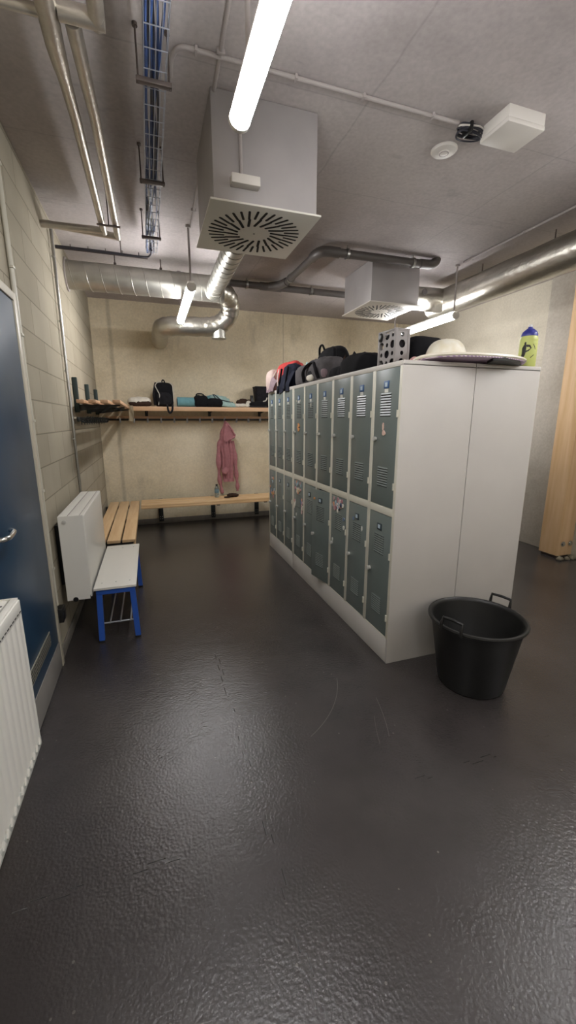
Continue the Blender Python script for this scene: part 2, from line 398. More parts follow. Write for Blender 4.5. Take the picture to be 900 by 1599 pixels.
# ------------------------------------------------------------------ room shell
XL, XR, YB, YF, ZC = -.635, 4.42, 6.23, -4.2, 3.05
struct(MB().box(XL-.2, XR+.2, YF-.2, YB+.2, -.12, 0).build('floor', 'floor'), 'black rubber tile floor with jagged seams and pale scuffs', 'floor')
struct(MB().box(XL-.2, XR+.2, YF-.2, YB+.2, ZC, ZC+.15).build('ceiling', 'ceiling'), 'bare grey concrete ceiling slab with faint formwork seams', 'ceiling')
struct(MB().box(XL-.2, XL, YF-.2, YB+.2, 0, ZC).build('wall_left', 'block'), 'grey concrete block wall behind the blue door and radiators', 'wall')
struct(MB().box(XL, XR, YB, YB+.2, 0, ZC).build('wall_back', 'wall_back'), 'beige poured concrete wall behind the coat hooks', 'wall')
struct(MB().box(XR, XR+.2, YF-.2, YB+.2, 0, ZC).build('wall_right', 'wall_right'), 'pale concrete wall beyond the lockers beside the timber post', 'wall')
struct(MB().box(XL, XR, YF-.2, YF, 0, ZC).build('wall_front', 'wall_back'), 'concrete wall behind the viewer', 'wall')
struct(MB().box(XL, XL+.012, 2.66, YB, 0, .075, .002).build('baseboard_left', 'skirting'), 'low grey skirting along the block wall', 'baseboard')
struct(MB().box(XL+.012, XR, YB-.012, YB, 0, .075, .002).build('baseboard_back', 'skirting'), 'low grey skirting along the back wall under the long bench', 'baseboard')
struct(MB().box(XR-.012, XR, 3.44, YB-.012, 0, .085, .002).build('baseboard_right', 'skirting'), 'low grey skirting along the right wall behind the lockers', 'baseboard')
struct(MB().box(XR-.03, XR, 3.42, 3.80, .0, ZC, .004).build('trim_1', 'column'), 'grey concrete pilaster on the right wall beside the timber post', 'trim')

# blue door in the left wall
d = struct(MB().box(XL+.001, XL+.016, 1.72, 2.60, .006, 2.10, .003).build('door_1', 'door_blue'), 'dark blue steel door with kick plate behind the near radiator', 'door')
mb = MB(); mb.box(XL+.001, XL+.024, 2.602, 2.645, 0, 2.145, .003); mb.box(XL+.001, XL+.024, 1.675, 1.718, 0, 2.145, .003); mb.box(XL+.001, XL+.024, 1.719, 2.601, 2.102, 2.145, .003)
f = mb.build('door_frame', 'door_frame', d)
MB().box(XL+.0165, XL+.021, 1.73, 2.595, .008, .175, .001).build('kick_plate', 'kick', d)
mb = MB(); mb.box(XL+.0165, XL+.021, 2.0, 2.42, .255, .335, .001)
g = mb.build('vent_grille', 'grille', d)
mb = MB()
for r in range(4):
    for k in range(26):
        y = 2.012 + k*.0155 + (r % 2)*.006
        mb.box(XL+.0208, XL+.0216, y, y+.008, .264+r*.017, .275+r*.017)
mb.build('grille_holes', 'slot', g)
mb = MB(); mb.cyl((XL+.0165, 1.80, 1.045), (XL+.026, 1.80, 1.045), .026)
h = mb.build('door_handle', 'chrome', d)
MB().tube(catmull([(XL+.026, 1.80, 1.045), (XL+.06, 1.80, 1.045), (XL+.073, 1.82, 1.045), (XL+.074, 1.86, 1.045), (XL+.070, 1.915, 1.05), (XL+.055, 1.93, 1.053)], 5), .0105, 12).build('lever', 'chrome', h)

# ------------------------------------------------------------------ ceiling lamps
LAMP_E = 20.0
M['lamp_glow'] = mat('lamp_diffuser_glow', '#ffffff', .4, emis='#faf9fa', estr=LAMP_E)
def lamp(x, y0, y1, z, label, hang=None):
    t = thing('batten_lamp', label, 'ceiling lamp', (x, (y0+y1)/2, z), 'long white batten lamps')
    mb = MB(); mb.box(x-.028, x+.028, y0+.02, y1-.02, z+.030, z+.052, .006); mb.build('housing', 'white_plastic', t)
    prof = [(.038*math.cos(a), .036*math.sin(a)) for a in [PI*.84 + (PI*1.32)*k/16 for k in range(17)]]
    prof = [(-.026, .030)] + prof + [(.026, .030)]
    mb = MB(); mb.prism(prof, lambda p: (x+p[0], y0+.018, z+p[1]), lambda p: (x+p[0], y1-.018, z+p[1])); mb.build('diffuser', 'lamp_glow', t)
    for ya, yb in ((y0, y0+.018), (y1-.018, y1)):
        mb = MB(); mb.prism([(1.04*a, 1.04*b) for a, b in prof], lambda p: (x+p[0], ya, z+p[1]), lambda p: (x+p[0], yb, z+p[1])); mb.build('end_cap', 'white_plastic', t)
    for yy in hang:
        mb = MB(); mb.cyl((x, yy, z+.052), (x, yy, ZC-.001), .009, 12); mb.cyl((x, yy, ZC-.02), (x, yy, ZC-.001), .022, 16); mb.build('hanger_rod', 'grey_plastic', t)
    return t
lamp(.397, .46, 1.76, 2.585, 'glowing batten lamp in front of the near swirl diffuser', [.62, 1.60])
lamp(.415, 3.76, 5.02, 2.585, 'glowing batten lamp below the spiral duct near the back wall', [3.80, 4.90])
lamp(3.095, 3.76, 5.02, 2.565, 'glowing batten lamp hanging above the far side of the lockers', [3.80, 4.90])
lamp(3.095, .46, 1.76, 2.585, 'glowing batten lamp over the aisle to the right of the lockers, off the edge', [.62, 1.60])

lamp(.397, -2.84, -1.54, 2.585, 'added unseen batten lamp behind the viewer lighting the radiator side', [-2.7, -1.7])  # unseen lamp, added to brighten the near side of the room
lamp(3.095, -2.84, -1.54, 2.585, 'added unseen batten lamp behind the viewer lighting the right aisle', [-2.7, -1.7])  # second unseen lamp, also added for light on the near side

# ------------------------------------------------------------------ swirl diffusers with plenum boxes
def diffuser(x0, x1, y0, y1, z, label, rot=.0):
    cx, cy = (x0+x1)/2, (y0+y1)/2; S = (x1-x0)
    t = thing('ceiling_diffuser', label, 'air vent', (cx, cy, z), 'square swirl air diffusers')
    mb = MB(); mb.box(x0+.02, x1-.02, y0+.02, y1-.02, z+.011, ZC-.002, .003); mb.build('plenum_box', 'galv_box', t)
    MB().box(x0, x1, y0, y1, z, z+.010, .002).build('face_plate', 'white_paint', t)
    mb = MB()
    def slot(a, r0, r1, w, tilt):
        rm = (r0+r1)/2; c = Vector((cx+rm*math.cos(a), cy+rm*math.sin(a), z-.0008)); L = (r1-r0)
        R = Matrix.Rotation(a+tilt, 3, 'Z')
        mb.box(c.x-L/2, c.x+L/2, c.y-w/2, c.y+w/2, c.z-.001, c.z+.0012, .0, R)
        for e in (-1, 1):
            q = R @ Vector((e*L/2, 0, 0)); mb.cyl((c.x+q.x, c.y+q.y, c.z-.001), (c.x+q.x, c.y+q.y, c.z+.0012), w/2, 10)
    n = 36
    for k in range(n): slot(rot+2*PI*k/n, .435*S, .305*S, .013, .16)
    for k in range(n//2): slot(rot+2*PI*(k+.25)/(n//2), .295*S, .165*S, .015, .30)
    mb.build('slot_pattern', 'slot', t)
    mb = MB(); mb.lathe([(0, 0), (.006, 0), (.006, -.003), (0, -.004)], (cx, cy, z), 16); mb.build('centre_screw', 'steel', t)
    return t
t = diffuser(.366, .96, 2.30, 2.92, 2.570, 'near square swirl air diffuser on a tall grey box under the ceiling')
mb = MB(); mb.box(.47, .615, 2.268, 2.319, 2.645, 2.688, .004); mb.build('terminal_box', 'white_plastic', t)
mb = MB(); mb.tube(catmull([(.525, 2.305, 2.688), (.525, 2.305, 2.80), (.52, 2.30, 2.95), (.515, 2.29, 3.045)], 4), .009, 10); mb.build('cable_pipe', 'grey_plastic', t)
diffuser(2.165, 2.755, 3.90, 4.54, 2.655, 'far square swirl air diffuser above the lockers', .05)

# ------------------------------------------------------------------ ducts
def spiral_duct(p0, p1, r, name, m, label, pitch=.13, ribs=True):
    a, b = Vector(p0), Vector(p1); L = (b-a).length; u = (b-a).normalized()
    t = thing(name, label, 'duct', tuple(a))
    MB().cyl(a, b, r, 40).build('duct_shell', m, t)
    if ribs:
        v = u.orthogonal().normalized(); w = u.cross(v); pts = []
        n = int(L/pitch*28)
        for k in range(n+1):
            s = L*k/n; th = 2*PI*s/pitch; pts.append(a + u*s + (r+.0005)*(math.cos(th)*v + math.sin(th)*w))
        mb = MB(); mb.tube(pts, .0035, 6); mb.build('spiral_seam', m, t)
    return t
t = spiral_duct((XL+.001, 4.62, 2.83), (.80, 4.62, 2.83), .122, 'spiral_duct', 'galv', 'thick galvanised spiral duct from the block wall to the lamp at the back')
mb = MB(); mb.lathe([(.124, 0), (.142, 0), (.142, .012), (.124, .012)], (XL+.002, 4.62, 2.83), 40, (1, 0, 0)); mb.build('wall_collar', 'grey_plastic', t)
for x in (-.2, .22):
    mb = MB(); mb.cyl((x, 4.62, 2.952), (x, 4.62, ZC-.001), .005, 8); mb.cyl((x, 4.62, 2.95), (x, 4.62, 2.975), .012, 10); mb.build('hanger_rod', 'rust', t)
MB().cyl((.795, 4.62, 2.83), (.83, 4.62, 2.83), .128, 40).build('end_cap', 'galv', t)
t = spiral_duct((.705, 2.905, 2.775), (.715, 4.50, 2.775), .082, 'branch_duct', 'galv', 'slim galvanised spiral duct running back from the near diffuser box', .11)
mb = MB(); mb.cyl((.705, 2.90, 2.775), (.705, 2.96, 2.775), .088, 36); mb.build('collar', 'galv', t)
MB().cyl((.715, 4.44, 2.775), (.715, 4.51, 2.775), .088, 36).build('collar', 'galv', t)
# foil wrapped bend under the duct end
t = thing('foil_duct', 'crinkled foil wrapped duct bend beside the lit lamp at the back', 'duct', (.6, 5.15, 2.56))
path = catmull([(.22, YB-.012, 2.57), (.22, 5.6, 2.57), (.25, 5.28, 2.56), (.40, 5.16, 2.56), (.70, 5.16, 2.57), (.88, 5.14, 2.61), (.98, 5.08, 2.72), (.965, 4.98, 2.83), (.88, 4.86, 2.87), (.77, 4.745, 2.86)], 6)
MB().tube(path, [.104+.004*math.sin(i*2.1) for i in range(len(path))], 26).build('duct_shell', 'foil', t)
mb = MB(); mb.cyl((.86, 5.14, 2.455), (.86, 5.14, 2.56), .078, 28); mb.cyl((.86, 5.14, 2.445), (.86, 5.14, 2.46), .084, 28); mb.build('inspection_cap', 'galv', t)
# right hand foil duct
t = thing('foil_duct', 'thick silver foil wrapped duct along the right wall above the post', 'duct', (3.32, 2.5, 2.827))
pts = [(3.32, y, 2.827) for y in [0.0 + .12*k for k in range(38)]]
MB().tube(pts, [.142+.005*noise.noise(Vector((y[1]*5, 0, 0))) for y in pts], 36).build('duct_shell', 'foil', t)
for y in (1.0, 1.9, 2.9, 3.7): MB().cyl((3.32, y, 2.96), (3.32, y, ZC-.001), .005, 8).build('hanger_rod', 'rust', t)
MB().tube([(3.30, 4.22, 2.827), (3.0, 4.22, 2.827), (2.86, 4.22, 2.825), (2.80, 4.22, 2.825)], [.125, .12, .115, .11], 36).build('side_branch', 'foil', t)
mb = MB(); mb.cyl((2.738, 4.22, 2.825), (2.81, 4.22, 2.825), .125, 36); mb.build('black_collar', 'plastic_black', t)
mb = MB(); mb.cyl((2.93, 4.095, 2.86), (2.93, 4.085, 2.86), .03, 20); mb.build('access_plug', 'grey_pipe', t)

# ------------------------------------------------------------------ drain pipes
def elbow(mb, p, r): mb.lathe([(0, -r)] + [(r*math.cos(a), r*math.sin(a)) for a in [(-PI/2+PI*k/10) for k in range(1, 10)]] + [(0, r)], p, 20)
t = thing('drain_pipe', 'dark grey drain pipe with a forked branch above the far diffuser', 'pipe', (1.5, 4.88, 2.99))
MB().cyl((.95, 4.88, 2.985), (3.28, 4.88, 2.985), .036, 22).build('main_pipe', 'grey_pipe', t)
mb = MB(); mb.tube(catmull([(1.40, 4.88, 2.985), (1.50, 4.80, 2.988), (1.55, 4.66, 2.99)], 5), .043, 20); mb.cyl((1.30, 4.88, 2.985), (1.55, 4.88, 2.985), .043, 22); mb.build('fork', 'grey_pipe', t)
MB().cyl((1.55, 4.66, 2.99), (1.56, 3.90, 2.985), .034, 20).build('branch_pipe', 'grey_pipe', t)
mb = MB(); mb.tube(catmull([(1.56, 3.93, 2.985), (1.56, 3.84, 2.982), (1.585, 3.765, 2.98), (1.65, 3.742, 2.98), (1.74, 3.74, 2.98)], 6), .044, 20); mb.build('elbow', 'grey_pipe', t)
MB().cyl((1.72, 3.74, 2.98), (2.66, 3.74, 2.985), .036, 22).build('upper_pipe', 'grey_pipe', t)
mb = MB(); mb.tube(catmull([(2.60, 3.74, 2.985), (2.72, 3.74, 2.99), (2.78, 3.74, 3.02), (2.79, 3.74, ZC-.001)], 5), .042, 20); mb.build('end_elbow', 'grey_pipe', t)
for p, ax in [((1.82, 3.74, 2.98), 0), ((2.52, 3.74, 2.984), 0), ((1.92, 4.88, 2.985), 0), ((1.15, 4.88, 2.985), 0), ((1.555, 4.55, 2.99), 1)]:
    mb = MB(); e = Vector((.012, 0, 0)) if ax == 0 else Vector((0, .012, 0))
    mb.cyl(Vector(p)-e, Vector(p)+e, .0445, 22); mb.cyl(Vector(p)+Vector((0, 0, .04)), (p[0], p[1], ZC-.001), .004, 8); mb.build('pipe_clamp', 'steel', t)

# ------------------------------------------------------------------ insulated heating pipes on the left
t = thing('insulated_pipe', 'outer silver jacketed heating pipe with a thick lagged elbow', 'pipe', (-.22, 2.6, 2.88), 'pair of silver jacketed heating pipes')
PZ = 2.88
MB().tube([(-.225, 1.2, PZ), (-.232, 1.80, PZ), (-.236, 2.06, PZ), (-.234, 2.14, PZ), (-.231, 2.22, PZ), (-.225, 2.44, PZ), (-.219, 3.65, PZ), (-.219, 3.70, PZ)],
          [.036, .036, .034, .031, .026, .0245, .0235, .0235], 20).build('pipe_jacket', 'jacket_alu', t)
MB().tube([(-.219, 3.66, PZ-.004), (XL+.002, 3.68, PZ-.004)], .024, 18).build('wall_branch', 'jacket_alu', t)
MB().tube([(XL+.002, 1.93, PZ), (-.25, 1.93, PZ)], .018, 14).build('side_branch', 'jacket_alu', t)
t = thing('insulated_pipe', 'inner silver jacketed heating pipe ending in the square joint near the cable tray', 'pipe', (-.13, 2.6, 2.88), 'pair of silver jacketed heating pipes')
MB().tube([(-.158, 1.93, PZ), (-.148, 2.2, PZ), (-.139, 2.41, PZ), (-.127, 3.54, PZ), (-.126, 3.76, PZ)], [.028, .027, .025, .024, .024], 20).build('pipe_jacket', 'jacket_alu', t)
MB().tube([(-.126, 3.745, PZ), (XL+.002, 3.755, PZ+.03)], .024, 18).build('wall_branch', 'jacket_alu', t)
mb = MB(); mb.tube([(-.198, 1.905, PZ), (-.05, 1.90, PZ)], .029, 20); mb.tube([(-.075, 1.92, PZ), (-.068, 1.0, PZ)], .028, 20); mb.build('joint', 'jacket_alu', t)
mb = MB(); mb.cyl((-.172, 3.5, PZ-.03), (-.172, 3.5, ZC-.001), .004, 8); mb.box(-.25, -.095, 3.49, 3.51, PZ-.032, PZ-.025)
mb.build('pipe_hanger', 'rust', t)

# ------------------------------------------------------------------ cable tray
t = thing('cable_tray', 'wire cable tray with blue cables hung under the ceiling', 'cable tray', (.115, 2.4, 2.87))
TX0, TX1, TZ = .080, .168, 2.875
mb = MB()
for k in range(5): mb.cyl((TX0+(TX1-TX0)*k/4, .6, TZ), (TX0+(TX1-TX0)*k/4, 4.0, TZ), .0022, 6)
for x in (TX0, TX1): mb.cyl((x, .6, TZ+.035), (x, 4.0, TZ+.035), .0022, 6)
y = .65
while y < 4.0:
    mb.tube([(TX0, y, TZ+.037), (TX0, y, TZ-.002), (TX1, y, TZ-.002), (TX1, y, TZ+.037)], .0022, 6); y += .1
mb.build('wire_basket', 'wire', t)
for k in range(9):
    x = TX0+.012+random.random()*.065; pts = []
    for i in range(18):
        yy = .6+3.4*i/17; pts.append((min(TX1-.008, max(TX0+.008, x+.018*math.sin(i*.8+k*1.7))), yy, TZ+.008+.006*(k % 3)))
    MB().tube(catmull(pts, 3), .0055, 8).build('cable', 'cable_blue' if k % 4 else 'cable_dark', t)
for y in (1.30, 2.10, 2.86, 3.64):
    mb = MB(); mb.box(.048, .190, y-.012, y+.012, TZ-.022, TZ-.004, .002)
    for x in (.057, .181): mb.cyl((x, y, TZ-.026), (x, y, ZC-.001), .004, 8); mb.cyl((x, y, ZC-.012), (x, y, ZC-.001), .011, 10)
    mb.build('trapeze_bracket', 'rust', t)
t = thing('cable_run', 'thin dark cable run from the tray to the corner pipe on the block wall', 'cable', (-.2, 4.0, 2.85))
mb = MB()
for k, c in enumerate((0, .012, .024)): mb.tube(catmull([(.12, 3.90, 2.87), (.11, 3.99, 2.862), (.05, 4.02, 2.853), (-.25, 4.02+c*.3, 2.852+c*.4), (-.61, 4.02+c*.3, 2.852+c*.4)], 6), .007, 8)
mb.build('cable', 'cable_dark', t)
mb = MB(); mb.cyl((-.61, 4.03, 2.845), (.09, 4.03, 2.845), .0035, 8)
for k in range(5): mb.tube([(-.5+.13*k, 4.03, 2.842), (-.5+.13*k, 4.03, 2.885)], .003, 6)
mb.cyl((-.12, 4.03, 2.845), (-.12, 4.03, ZC-.001), .004, 8)
mb.build('carrier_rail', 'rust', t)

# ------------------------------------------------------------------ conduits and small ceiling fittings
def conduit(name, pts, r, m, label, clips=()):
    t = thing(name, label, 'conduit', tuple(pts[0]))
    MB().tube(pts, r, 12).build('pipe', m, t)
    for c in clips:
        mb = MB(); x, y, z, ax = c
        if ax == 'y': mb.box(x-.018, x+.018, y-.007, y+.007, z-.004, z+.016, .002)
        elif ax == 'x': mb.box(x-.007, x+.007, y-.018, y+.018, z-.004, z+.016, .002)
        else: mb.box(x-.016, x+.006, y-.018, y+.018, z-.007, z+.007, .002)
        mb.build('clip', m, t)
    return t
cz = ZC-.014
conduit('ceiling_conduit', [(.365, .3, cz), (.434, 3.76, cz)], .009, 'grey_plastic', 'pale conduit along the ceiling left of the near diffuser box', [(.365+(y-.3)*.01994, y, cz-.008, 'y') for y in (.8, 1.6, 2.1, 2.9, 3.5)])
conduit('ceiling_conduit', catmull([(.205, 2.30, cz), (.205, 2.20, cz), (.24, 2.135, cz), (.32, 2.13, cz)], 4) + [(.40, 2.13, cz), (1.665, 2.13, cz)], .010, 'grey_plastic', 'pale conduit crossing the ceiling towards the white ceiling box', [(x, 2.13, cz-.008, 'x') for x in (.30, .75, 1.1, 1.5)])
conduit('ceiling_conduit', [(3.088, .5, cz), (3.088, 3.70, cz)], .011, 'grey_plastic', 'pale conduit along the ceiling beside the right hand foil duct', [(3.088, y, cz-.008, 'y') for y in (1.4, 2.2, 3.0, 3.6)])
wx = XL+.013
conduit('wall_conduit', [(wx, 2.675, 3.04), (wx, 2.675, .38)], .0125, 'conduit', 'beige conduit down the block wall beside the blue door', [(wx+.01, 2.675, z, 'z') for z in (2.75, 2.28, 1.95, 1.5, 1.1, .62)])
wx2 = XL+.024
conduit('wall_conduit', [(wx2, 3.93, 2.96), (wx2, 3.93, .50)], .0115, 'steel', 'steel conduit down the block wall behind the low radiator', [(wx2, 3.93, z, 'z') for z in (2.75, 2.28, 1.9, 1.35)])
mb = MB(); mb.box(XL+.001, XL+.052, 2.635, 2.715, .275, .368, .006)
t = tag(mb.build('wall_socket', 'plastic_black'), 'small black box at the foot of the beige conduit by the door', 'socket')
MB().box(XL+.05, XL+.056, 2.65, 2.70, .29, .35, .003).build('cover_plate', 'plastic_black', t)

t = thing('junction_box', 'white square box on the ceiling beside the coiled cable', 'ceiling box', (1.94, 2.04, ZC))
mb = MB(); mb.box(1.822, 2.062, 1.948, 2.138, ZC-.055, ZC-.0001, .004); mb.build('box_body', 'white_plastic', t)
mb = MB(); mb.box(1.820, 2.064, 1.946, 2.140, ZC-.078, ZC-.054, .006); mb.build('cover', 'white_plastic', t)
t = thing('smoke_detector', 'round white disc on the ceiling near the white box', 'detector', (1.752, 2.352, ZC))
MB().lathe([(0, 0), (.073, 0), (.075, -.006), (.068, -.014), (.030, -.018), (.028, -.021), (.022, -.024), (0, -.025)], (1.752, 2.352, ZC-.0005), 40).build('disc', 'white_plastic', t)
MB().lathe([(.024, 0), (.0275, 0), (.0275, -.002), (.024, -.002)], (1.752, 2.352, ZC-.0225), 32).build('ring', 'grey_plastic', t)
t = thing('cable_coil', 'loose coil of dark and white cable beside the white ceiling box', 'cable', (1.757, 2.145, 3.03))
for k in range(6):
    pts = []; a, b_ = .072+.004*(k % 3), .030+.006*(k % 2)
    for i in range(28):
        th = 2*PI*i/28; pts.append((1.757+a*math.cos(th)+.004*math.sin(k+3*th), 2.145+b_*math.sin(th)+.004*k-.01, 3.035-.006*k+.004*math.cos(2*th+k)))
    pts.append(pts[0]); MB().tube(catmull(pts, 2), .0042, 8).build('cable_loop', 'cable_dark' if k != 1 else 'white_plastic', t)
MB().box(1.72, 1.735, 2.095, 2.165, 2.996, 3.042, .003).build('cable_tie', 'plastic_black', t)

# ------------------------------------------------------------------ radiators
def radiator(x0, x1, y0, y1, z0, z1, label, fluted):
    t = thing('panel_radiator', label, 'radiator', ((x0+x1)/2, (y0+y1)/2, z0), 'white panel radiators')
    # side covers
    for ya, yb in ((y0, y0+.004), (y1-.004, y1)):
        mb = MB(); mb.prism([(x0, z0+.0), (x0, z1), (x1-.004, z1), (x1-.004, z0+.035), (x1-.012, z0+.022), (x1-.012, z0)], lambda p: (p[0], ya, p[1]), lambda p: (p[0], yb, p[1]), 0)
        mb.build('side_cover', 'radiator', t)
    # front panel
    if fluted:
        n = int((y1-y0)/.044); pts = []
        for k in range(n):
            a = y0+.008+(y1-y0-.016)*k/n; w = (y1-y0-.016)/n
            pts += [(x1, a), (x1, a+w*.62), (x1-.0016, a+w*.72), (x1-.0016, a+w*.90)]
        pts = [(x1, y0+.002)] + pts + [(x1, y1-.002), (x1-.012, y1-.002), (x1-.012, y0+.002)]
        mb = MB(); mb.prism(pts, lambda p: (p[0], p[1], z0+.03), lambda p: (p[0], p[1], z1-.05), 0)
        mb.box(x1-.012, x1+.001, y0+.001, y1-.001, z1-.055, z1-.006, .003);
        fp = mb.build('front_panel', 'radiator', t)
        MB().box(x1-.012, x1+.0012, y0+.001, y1-.001, z0+.002, z0+.033, .002).build('lower_edge', 'radiator_shade', fp)  # grey paints the shade on the downward-facing edge of the white panel
        mb = MB(); k = 0
        y = y0+.03
        while y < y1-.02:
            mb.prism([(0, 0), (.018, 0), (.009, .022)], lambda p: (x1+.0005, y+p[0], z0+.024+p[1]), lambda p: (x1+.006, y+p[0], z0+.024+p[1]))
            mb2 = None; y += .034
        mb.build('lower_weld_row', 'radiator', fp)
        mb = MB(); y = y0+.03
        while y < y1-.02: mb.box(x1+.0006, x1+.0016, y, y+.016, z1-.046, z1-.042); y += .024
        mb.build('slot_row', 'slot', fp)
    else:
        MB().box(x1-.010, x1, y0+.003, y1-.003, z0+.012, z1-.004, .003).build('front_panel', 'radiator', t)
    mb = MB(); mb.box(x0+.004, x0+.016, y0+.006, y1-.006, z0+.01, z1-.012, .003); mb.build('rear_panel', 'radiator', t)
    mb = MB(); mb.box(x0+.02, x1-.016, y0+.02, y1-.02, z0+.06, z1-.06); mb.build('convector', 'slot', t)
    # top grille
    mb = MB(); mb.box(x0, x0+.05 if not fluted else x0+.014, y0+.004, y1-.004, z1-.010, z1, .002); mb.box(x1-.022, x1-.004, y0+.004, y1-.004, z1-.010, z1+.001, .002)
    mb.box(x0+.056 if not fluted else x0+.02, x1-.030, y0+.004, y1-.004, z1-.013, z1-.004, .001)
    tg = mb.build('top_grille', 'radiator', t)
    mb = MB(); y = y0+.05
    if fluted:
        while y < y1-.05: mb.box(x0+.022, x1-.034, y, y+.010, z1-.0045, z1-.0032); y += .02
    else:
        mb.box(x0+.051, x0+.055, y0+.01, y1-.01, z1-.009, z1-.002); mb.box(x1-.029, x1-.023, y0+.01, y1-.01, z1-.009, z1-.002)
    mb.build('grille_slots', 'slot' if fluted else 'grey_plastic', tg)
    # vent plug, pipe, brackets
    mb = MB(); mb.cyl((x0+.035, y0-.006, z1-.038), (x0+.035, y0, z1-.038), .013, 20); mb.cyl((x0+.035, y0-.009, z1-.038), (x0+.035, y0-.006, z1-.038), .006, 12); mb.build('vent_plug', 'knob', t)
    mb = MB(); mb.cyl((x0+.05, y0+.02, z0+.006), (x0+.05, y0-.004, z0+.006), .016, 18); mb.build('pipe_socket', 'plastic_black', t)
    for yy in (y0+.12, y1-.12):
        mb = MB(); mb.box(XL+.001, x0+.005, yy-.02, yy+.02, z0+.08, z1-.08, .002); mb.build('wall_bracket', 'black_steel', t)
    return t
radiator(-.590, -.440, 2.83, 3.82, .335, .908, 'smooth white radiator on the block wall behind the blue framed bench', False)
radiator(-.590, -.437, .35, 1.437, .388, .942, 'fluted white radiator in front of the dark blue door', True)

# ------------------------------------------------------------------ slatted wooden benches
t = thing('slatted_bench', 'beech bench of three long slats along the block wall', 'bench', (-.39, 5.0, 0), 'cloakroom benches')
for xa, xb in ((-.575, -.462), (-.446, -.330), (-.314, -.196)):
    MB().box(xa, xb, 3.985, 5.985, .375, .405, .004).build('slat', 'beech_y', t)
for y in (4.10, 5.0, 5.82):
    mb = MB(); mb.box(-.57, -.21, y-.02, y+.02, .335, .374, .003); mb.box(XL+.013, XL+.05, y-.025, y+.025, .02, .374, .003); mb.box(XL+.04, -.57, y-.02, y+.02, .335, .374); mb.build('bracket', 'black_steel', t)
MB().box(-.215, -.197, 3.99, 5.98, .345, .374, .002).build('edge_rail', 'beech_y', t)
t = thing('slatted_bench', 'long beech bench under the coat hooks on the back wall', 'bench', (1.1, 5.8, 0), 'cloakroom benches')
for ya, yb in ((5.615, 5.735), (5.752, 5.868), (5.885, 6.0)):
    MB().box(-.172, 2.4, ya, yb, .378, .41, .006).build('slat', 'beech_x', t)
MB().box(-.172, 2.4, 5.610, 5.632, .352, .379, .004).build('front_board', 'beech_x', t)
for x in (.085, .855, 1.545, 2.3):
    mb = MB(); mb.box(x-.032, x+.032, YB-.05, YB-.013, .04, .376, .003); mb.box(x-.022, x+.022, 5.635, YB-.05, .335, .376, .003)
    br = mb.build('bracket', 'black_steel', t)
    mb = MB()
    for z in (.075, .11):
        for dx in (-.015, .015): mb.cyl((x+dx, YB-.056, z), (x+dx, YB-.05, z), .006, 8)
    mb.build('bolts', 'steel', br)

# ------------------------------------------------------------------ hat shelves with hook rails
t = thing('hat_shelf', 'slatted wooden hat shelf with uprights along the block wall', 'shelf', (-.4, 5.0, 1.64), 'cloakroom hat shelves')
for xa, xb in ((-.577, -.515), (-.482, -.422), (-.388, -.325), (-.290, -.224)):
    MB().box(xa, xb, 4.0, 6.20, 1.650, 1.680, .004).build('slat', 'shelf_y', t)
for y in (4.29, 5.08, 5.88):
    mb = MB(); mb.box(XL+.002, XL+.042, y-.022, y+.022, 1.575, 1.886, .004); mb.build('upright', 'green_steel', t)
    mb = MB(); mb.prism([(XL+.042, 1.648), (-.245, 1.648), (-.245, 1.634), (XL+.042, 1.590)], lambda p: (p[0], y-.008, p[1]), lambda p: (p[0], y+.008, p[1])); mb.build('arm', 'black_steel', t)
rl = MB().box(XL+.044, XL+.066, 4.02, 6.14, 1.492, 1.532, .003).build('hook_rail', 'black_steel', t)
def hook(x, y, z, ax, par, m='wire'):
    mb = MB(); d = Vector((1, 0, 0)) if ax == 'x' else Vector((0, -1, 0)); p = Vector((x, y, z))
    side = Vector((0, 1, 0)) if ax == 'x' else Vector((1, 0, 0))
    mb.tube(catmull([p + Vector((0, 0, -.005)), p + d*.03 + Vector((0, 0, -.022)), p + d*.05 + Vector((0, 0, -.018)), p + d*.056 + Vector((0, 0, .006))], 4), .0065, 8)
    mb.tube(catmull([p + Vector((0, 0, .004)), p + d*.03 + Vector((0, 0, .010)), p + d*.062 + Vector((0, 0, .03))], 4), .0065, 8)
    a = p - side*.012 + Vector((0, 0, -.042)); b = p + side*.012 + d*.006 + Vector((0, 0, .018))
    mb.box(min(a.x, b.x), max(a.x, b.x), min(a.y, b.y), max(a.y, b.y), a.z, b.z, .002)
    return mb.build('coat_hook', m, par)
for k in range(12): hook(XL+.067, 4.10+.18*k, 1.506, 'x', t, 'black_steel')
t = thing('hat_shelf', 'wooden hat shelf with a row of steel hooks across the back wall', 'shelf', (1.1, 6.05, 1.64), 'cloakroom hat shelves')
MB().box(-.200, 2.4, 5.885, 5.907, 1.628, 1.686, .004).build('front_board', 'shelf_x', t)
for ya, yb in ((5.909, 5.985), (6.0, 6.075), (6.09, 6.165)):
    MB().box(-.200, 2.4, ya, yb, 1.652, 1.680, .004).build('slat', 'shelf_x', t)
rl = MB().box(-.56, 2.4, YB-.066, YB-.046, 1.502, 1.528, .003).build('hook_rail', 'black_steel', t)
MB().box(-.56, 2.4, YB-.046, YB-.024, 1.500, 1.562, .003).build('rail_board', 'shelf_x', t)
for x in (-.02, .86, 1.62, 2.3):
    mb = MB(); mb.prism([(YB-.02, 1.650), (5.91, 1.650), (5.91, 1.634), (YB-.02, 1.60)], lambda p: (x-.008, p[0], p[1]), lambda p: (x+.008, p[0], p[1])); mb.box(x-.02, x+.02, YB-.023, YB-.001, 1.50, 1.66, .003); mb.build('arm', 'black_steel', t)
for k in range(-3, 13): hook(-.01+.18*k, YB-.067, 1.514, 'y', t)

